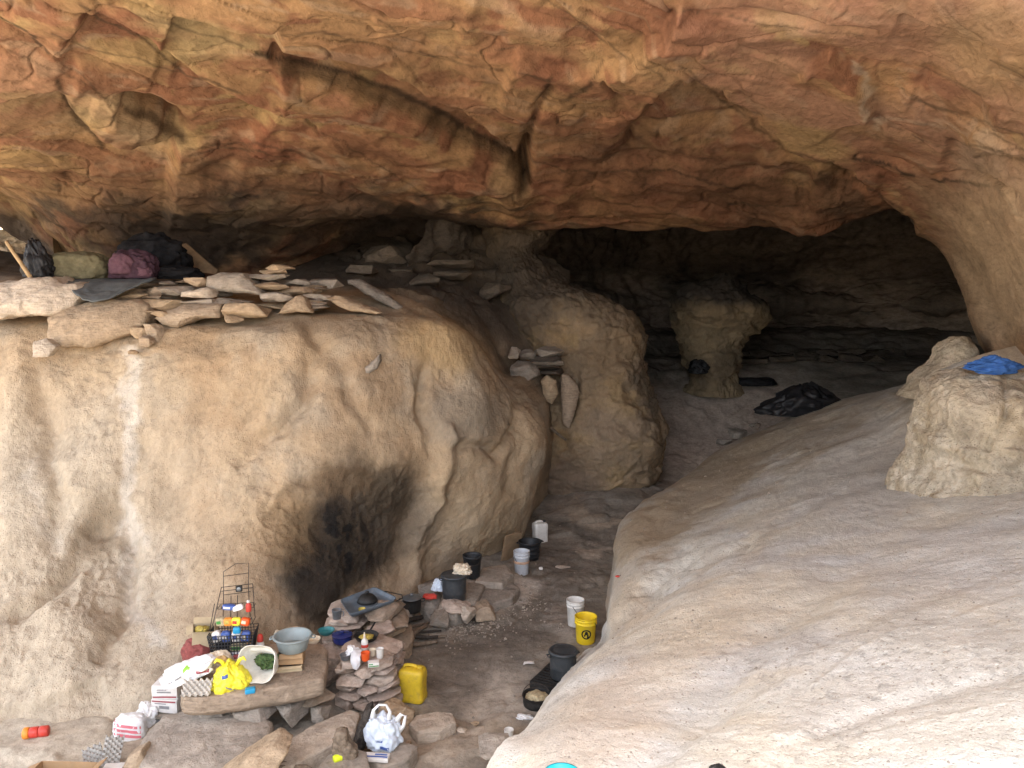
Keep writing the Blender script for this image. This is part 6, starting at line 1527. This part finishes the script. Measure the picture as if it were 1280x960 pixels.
# black drum on its stove
p = fl(700, 858)
t = thing('stove', p + np.array((-.07, .05, 0)), 'low sooty metal stove under the charcoal drum by the slope', 'stove', R(-28))
bevelled('stove_body', box_VF(.30, .46, .09, (0, 0, .055)), M['iron'], t, .012, 2, None, .006, 2, 2)
tubes('grate', [[(-.13, -.2 + .05 * k, .108), (.13, -.2 + .05 * k, .108)] for k in range(9)], .006, M['iron'], t, 6)
for sx in (-1, 1):
    for sy in (-1, 1): tubes('leg', [[(sx * .13, sy * .2, .02), (sx * .14, sy * .21, 0)]], .012, M['iron'], t)
q = np.array([G(704, 850, .11)[0], G(704, 850, .11)[1] + .06, .118])
t = thing('drum', q, 'charcoal plastic drum with its lid on, standing on the sooty stove', 'drum', .3)
lathe('drum_body', [(0, 0), (.118, 0), (.125, .01), (.128, .10), (.132, .105), (.131, .12), (.133, .24), (.138, .25), (.138, .262), (0, .262)], M['drum'], t, 52)
l = lathe('lid', [(0, .29), (.04, .289), (.09, .284), (.118, .278), (.122, .284), (.14, .282), (.147, .272), (.147, .254), (.14, .254), (.139, .264), (0, .264)], M['drum'], t, 52)
for s in (-1, 1): tubes('handle', [[(s * .138, -.03, .235), (s * .165, -.025, .24), (s * .165, .025, .24), (s * .138, .03, .235)]], .007, M['drum'], t)
p = fl(671, 884); pot(p + np.array((0, .03, 0)), .135, .115, 'iron', 'sooty black pot holding pale leftovers in front of the stove', lid=False, rz=.4, handles='bail', content='food_pale', seed=11)
p = fl(656, 898); soft('foil_scrap', (.17, .10, .035), p, 'bag_white', 'crumpled white scrap in front of the sooty pot', 'scrap', 95, fold=.4, freq=2.5)
p = fl(636, 926); cup(p + np.array((0, .03, 0)), .042, .095, 'white_plastic', 'small white cup at the foot of the slope near the bottom', handle=False)
p = fl(729, 833); o = sheet('paper_sheet', [[(-.09, -.07, .01), (0, -.07, .02), (.09, -.07, .01)], [(-.09, 0, .03), (0, 0, .035), (.09, 0, .04)], [(-.09, .07, .02), (0, .07, .05), (.09, .07, .08)]], 5, 5, 'white_card', .002, None, .004, 2, 9., base=(0, 0, 0)); o.location = p; o.rotation_euler = (0, 0, .5); label(o, 'grey printed sheet lying between the charcoal drum and the slope', 'paper')
decal(o, 'print_line', [(-.08, -.055 + .025 * k, .08, -.047 + .025 * k) for k in range(5)], 'grey_print', 'z', .003)
p = fl(661, 829); o = sheet('paper_scrap', [[(-.06, -.025, .0), (0, -.03, .015), (.06, -.02, .005)], [(-.05, .02, .006), (0, .025, .012), (.055, .03, .01)]], 4, 4, 'white_card', .003, None, .004, 4, 12., base=(0, 0, 0)); o.location = p + np.array((0, 0, .006)); label(o, 'single pale paper scrap on the bare floor left of the drum', 'scrap')
p = fl(662, 716); soft('pebble', (.06, .05, .035), fl(676, 712), 'white_card', 'whitish pebble on the floor right of the white bucket', 'pebble', 97, fold=.06)
p = fl(704, 710); stone((.22, .12, .03), p, 'flat pale flake lying on the floor between the white bucket and the slope', None, 'stone_pale')
# along the foot of the outcrop
g_f = 'stones at the foot of the outcrop'
for (u0, v0, u1, v1, Y, dp, tx, m) in ((526, 748, 556, 778, 9.3, .4, 'rounded stone between the black pot and the charcoal bin', 'stone_grey'), (551, 752, 588, 772, 9.1, .4, 'pinkish flat stone carrying the tall charcoal bin', 'stone_pink'), (577, 760, 594, 782, 9.0, .25, 'upright pale stone right of the pinkish flat one', 'stone_pale'), (592, 758, 618, 778, 9.2, .3, 'brown stone at the right of the upright pale stone', 'stone'), (536, 770, 560, 790, 8.9, .3, 'low brown stone in front of the rounded stone', 'stone_grey'), (488, 762, 516, 790, 9.0, .4, 'dark stone under the small black pot', 'stone_grey'), (618, 745, 646, 760, 9.7, .3, 'low stone at the right end of the row', 'stone')): stone_px(u0, v0, u1, v1, Y, dp, tx, g_f, m)
plan_stone([(590, 752), (600, 733), (640, 727), (650, 736), (640, 748), (610, 757)], .13, .16, 'dark flat hearthstone on the floor at the foot of the outcrop', 'stone_grey', g_f, rough=.012)
plan_stone([(594, 727), (604, 710), (632, 706), (642, 718), (628, 730)], .22, .26, 'broad grey slab behind the flat hearthstone', 'stone_grey', g_f, rough=.014)
plan_stone([(548, 760), (556, 735), (590, 722), (606, 732), (596, 752), (570, 764)], .19, .22, 'grey slab under the black bucket and the charcoal bin', 'stone_grey', g_f, rough=.012)
def onz(u, v, z): g = G(u, v, z); g[2] = z; return g
t = thing('drum', onz(568, 750, .21), 'tall charcoal bin with a lid, on stones at the foot of the outcrop', 'drum', .2)
lathe('drum_body', [(0, 0), (.128, 0), (.135, .01), (.14, .10), (.145, .105), (.143, .12), (.147, .25), (.15, .30), (.154, .31), (0, .31)], M['drum'], t, 48)
lathe('lid', [(0, .33), (.1, .332), (.13, .325), (.155, .328), (.162, .318), (.162, .298), (.155, .298), (.153, .312), (0, .312)], M['drum'], t, 48)
for s in (-1, 1): tubes('handle', [[(s * .148, -.03, .27), (s * .175, -.025, .275), (s * .175, .025, .275), (s * .148, .03, .27)]], .007, M['drum'], t)
p = onz(574, 738, .545); soft('plastic_bag', (.25, .22, .12), (p[0], onz(568, 750, .21)[1] + .03, .535), 'bag_clear', 'crumpled cloudy plastic bag lying on the charcoal bin lid', 'bag', 101, fold=.28, freq=2.)
t = thing('bucket', onz(590, 724, .22) + np.array((0, .08, 0)), 'black bucket standing behind the tall charcoal bin', 'bucket', .2)
lathe('bucket_body', [(0, 0), (.092, 0), (.1, .012), (.118, .27), (.126, .272), (.126, .30), (.116, .30), (.112, .27), (.09, .02), (0, .015)], M['black_plastic'], t, 44); tubes('handle', [[(.12 * math.cos(PI * k / 14), -.12 * math.sin(PI * k / 14), .28 - .09 * math.sin(PI * k / 14)) for k in range(15)]], .004, M['wire'], t)
pot(onz(515, 764, .15), .112, .17, 'iron', 'black cooking pot with a grey lid at the right of the hearth', handles='ears', lidm='steel', seed=13)
o = soft('plastic_sheet', (.18, .14, .05), onz(537, 744, .30) + np.array((0, .04, -.05)), 'red', 'red plastic sheet lying under the clear bag by the pot', 'plastic sheet', 104, fold=.2, freq=1.8)
o = soft('plastic_bag', (.19, .14, .15), onz(546, 740, .31) + np.array((.01, .10, -.02)), 'bag_blue', 'cloudy white plastic bag behind the red sheet', 'bag', 105, fold=.26, freq=2.)
stone((.42, .35, .32), onz(540, 750, .1) + np.array((.02, .18, -.15)), 'grey stone carrying the red plastic sheet', g_f, 'stone_grey')
# boards leaning on the outcrop
o = bevelled('board', box_VF(.03, .30, .44, (0, 0, .20)), M['card_dark'], None, .004, 1, fl(640, 702) + np.array((-.04, .12, .0)), .01, 4, 2); o.rotation_euler = (0, R(14), R(-52)); label(o, 'brown board leaning against the outcrop beside the black bin', 'board')
o = bevelled('board', box_VF(.02, .16, .25, (0, 0, .12)), M['card_dark'], None, .004, 1, fl(633, 696) + np.array((-.06, .25, .05)), .01, 5, 2); o.rotation_euler = (R(12), R(-8), R(30)); label(o, 'smaller worn board behind the leaning board', 'board')
# firewood by the hearth
for k, (a, b) in enumerate((((506, 790), (540, 778)), ((508, 800), (548, 800)), ((512, 806), (532, 786)), ((506, 794), (552, 790)), ((516, 812), (545, 806)), ((510, 784), (528, 776)), ((522, 800), (558, 797)))):
    pa, pb_ = fl(*a), fl(*b); z = .03 + .025 * (k % 3)
    stick('firewood', pa + np.array((0, 0, z)), pb_ + np.array((0, 0, z * .6)), .018 + .008 * (k % 3), M['char' if k % 2 else 'wood'], ('charred' if k % 2 else 'greyish') + ' stick in the scatter of firewood right of the rear hearth', 'firewood', 40 + k, .06, ('charred' if k % 2 else 'grey') + ' firewood by the hearth')
# chips and ash swept along the stones
rr = random.Random(77); VF = []
def chip(c, s):
    n = 6; a0 = rr.uniform(0, 6); V = [(c[0] + s * rr.uniform(.6, 1) * math.cos(a0 + k * 2 * PI / n), c[1] + s * rr.uniform(.6, 1) * math.sin(a0 + k * 2 * PI / n), c[2]) for k in range(n)]
    V += [(x * .6 + c[0] * .4, y * .6 + c[1] * .4, z + s * rr.uniform(.4, .8)) for x, y, z in V]
    return V, [tuple(range(n, 2 * n))] + [(k, (k + 1) % n, n + (k + 1) % n, n + k) for k in range(n)]
path = [(560, 800), (580, 788), (605, 782), (630, 772), (655, 752), (640, 745)]
for k in range(800):
    i = rr.randrange(len(path) - 1); s = rr.random(); u = path[i][0] * (1 - s) + path[i + 1][0] * s + rr.gauss(-8, 20); v = path[i][1] * (1 - s) + path[i + 1][1] * s + rr.gauss(0, 9)
    VF.append(chip(fl(u, v), abs(rr.gauss(.004, .008)) + .003))
for k in range(160):
    u, v = rr.uniform(480, 740), rr.uniform(640, 950)
    if fl(u, v)[1] > 4: VF.append(chip(fl(u, v), abs(rr.gauss(.007, .006)) + .003))
V, f = join_VF(VF); o = link('ash_chips', raw_mesh('ash_chips', V, f, False), M['ash']); label(o, 'scatter of pale ash chips and crumbs on the trodden floor', 'chips', None, 'stuff')
# chips on the slope
VF = []
for k in range(1100):
    u, v = rr.uniform(700, 1279), rr.uniform(560, 959); h = hit(u, v, 'slope')
    if h is not None: VF.append(chip(h + np.array((0, 0, -.002)), (abs(rr.gauss(.004, .004)) + .002) * (.5 + .1 * h[1])))
V, f = join_VF(VF); o = link('slope_grit', raw_mesh('slope_grit', V, f, False), M['ash']); label(o, 'grit and tiny flakes scattered over the pale slope', 'grit', None, 'stuff')
# at the visitor's feet
h = hit(701, 959, 'slope') + ray(701, 985) * .0; t = thing('plastic_bowl', h + np.array((0, -.075, -.03)), 'cyan plastic bowl peeping in at the bottom edge of the slope', 'bowl')
lathe('bowl_body', [(0, 0), (.045, 0), (.05, .006), (.068, .05), (.072, .052), (.066, .05), (.045, .01), (0, .008)], M['cyan'], t, 40)
h = hit(895, 960, 'slope'); o = soft('dark_stone', (.075, .06, .045), h + np.array((0, -.03, -.015)), 'iron', 'dark charred lump at the bottom edge of the slope', 'lump', 107, fold=.2, freq=2.)
# ------------------------------------------------------------------ camera and daylight
cam = bpy.data.cameras.new('camera'); co = bpy.data.objects.new('camera', cam); COL.objects.link(co)
co.location = (0, 0, CAMZ); co.rotation_euler = (R(90) - PITCH, 0, 0)
cam.sensor_fit = 'HORIZONTAL'; cam.sensor_width = 36; cam.lens = 36 * F / 1280; cam.clip_start = .05; cam.clip_end = 3000
scene.camera = co
SUN_EL, SUN_AZ = R(78), R(176)     # azimuth of the sun seen from above, clockwise from +Y (behind the visitor, over the left shoulder)
w = bpy.data.worlds.new('World'); scene.world = w; w.use_nodes = True
nt = w.node_tree
sky = nt.nodes.new('ShaderNodeTexSky'); sky.sky_type = 'NISHITA'; sky.sun_disc = False
sky.sun_elevation = SUN_EL; sky.sun_rotation = SUN_AZ; sky.dust_density = 3.0; sky.air_density = 1.0
hz = nt.nodes.new('ShaderNodeHueSaturation'); hz.inputs['Saturation'].default_value = .45   # thin high haze pales the sky
nt.links.new(sky.outputs[0], hz.inputs['Color']); nt.links.new(hz.outputs[0], nt.nodes['Background'].inputs[0])
nt.nodes['Background'].inputs[1].default_value = .15
sl = bpy.data.lights.new('sun', 'SUN'); so = bpy.data.objects.new('sun', sl); COL.objects.link(so)
sl.energy = 4.2; sl.angle = R(.6); sl.color = (1, .95, .87)
d = Vector((math.sin(SUN_AZ) * math.cos(SUN_EL), math.cos(SUN_AZ) * math.cos(SUN_EL), math.sin(SUN_EL)))
so.rotation_euler = d.to_track_quat('Z', 'Y').to_euler()
so.location = d * 60
vs = scene.view_settings
vs.view_transform = 'Standard'; vs.look = 'None'; vs.gamma = 1; vs.use_curve_mapping = False
vs.exposure = 2.88
scene.cycles.max_bounces = 8; scene.cycles.diffuse_bounces = 5; scene.cycles.glossy_bounces = 2; scene.cycles.transmission_bounces = 4; scene.cycles.transparent_max_bounces = 6
scene.cycles.use_denoising = True; scene.cycles.sample_clamp_indirect = 6
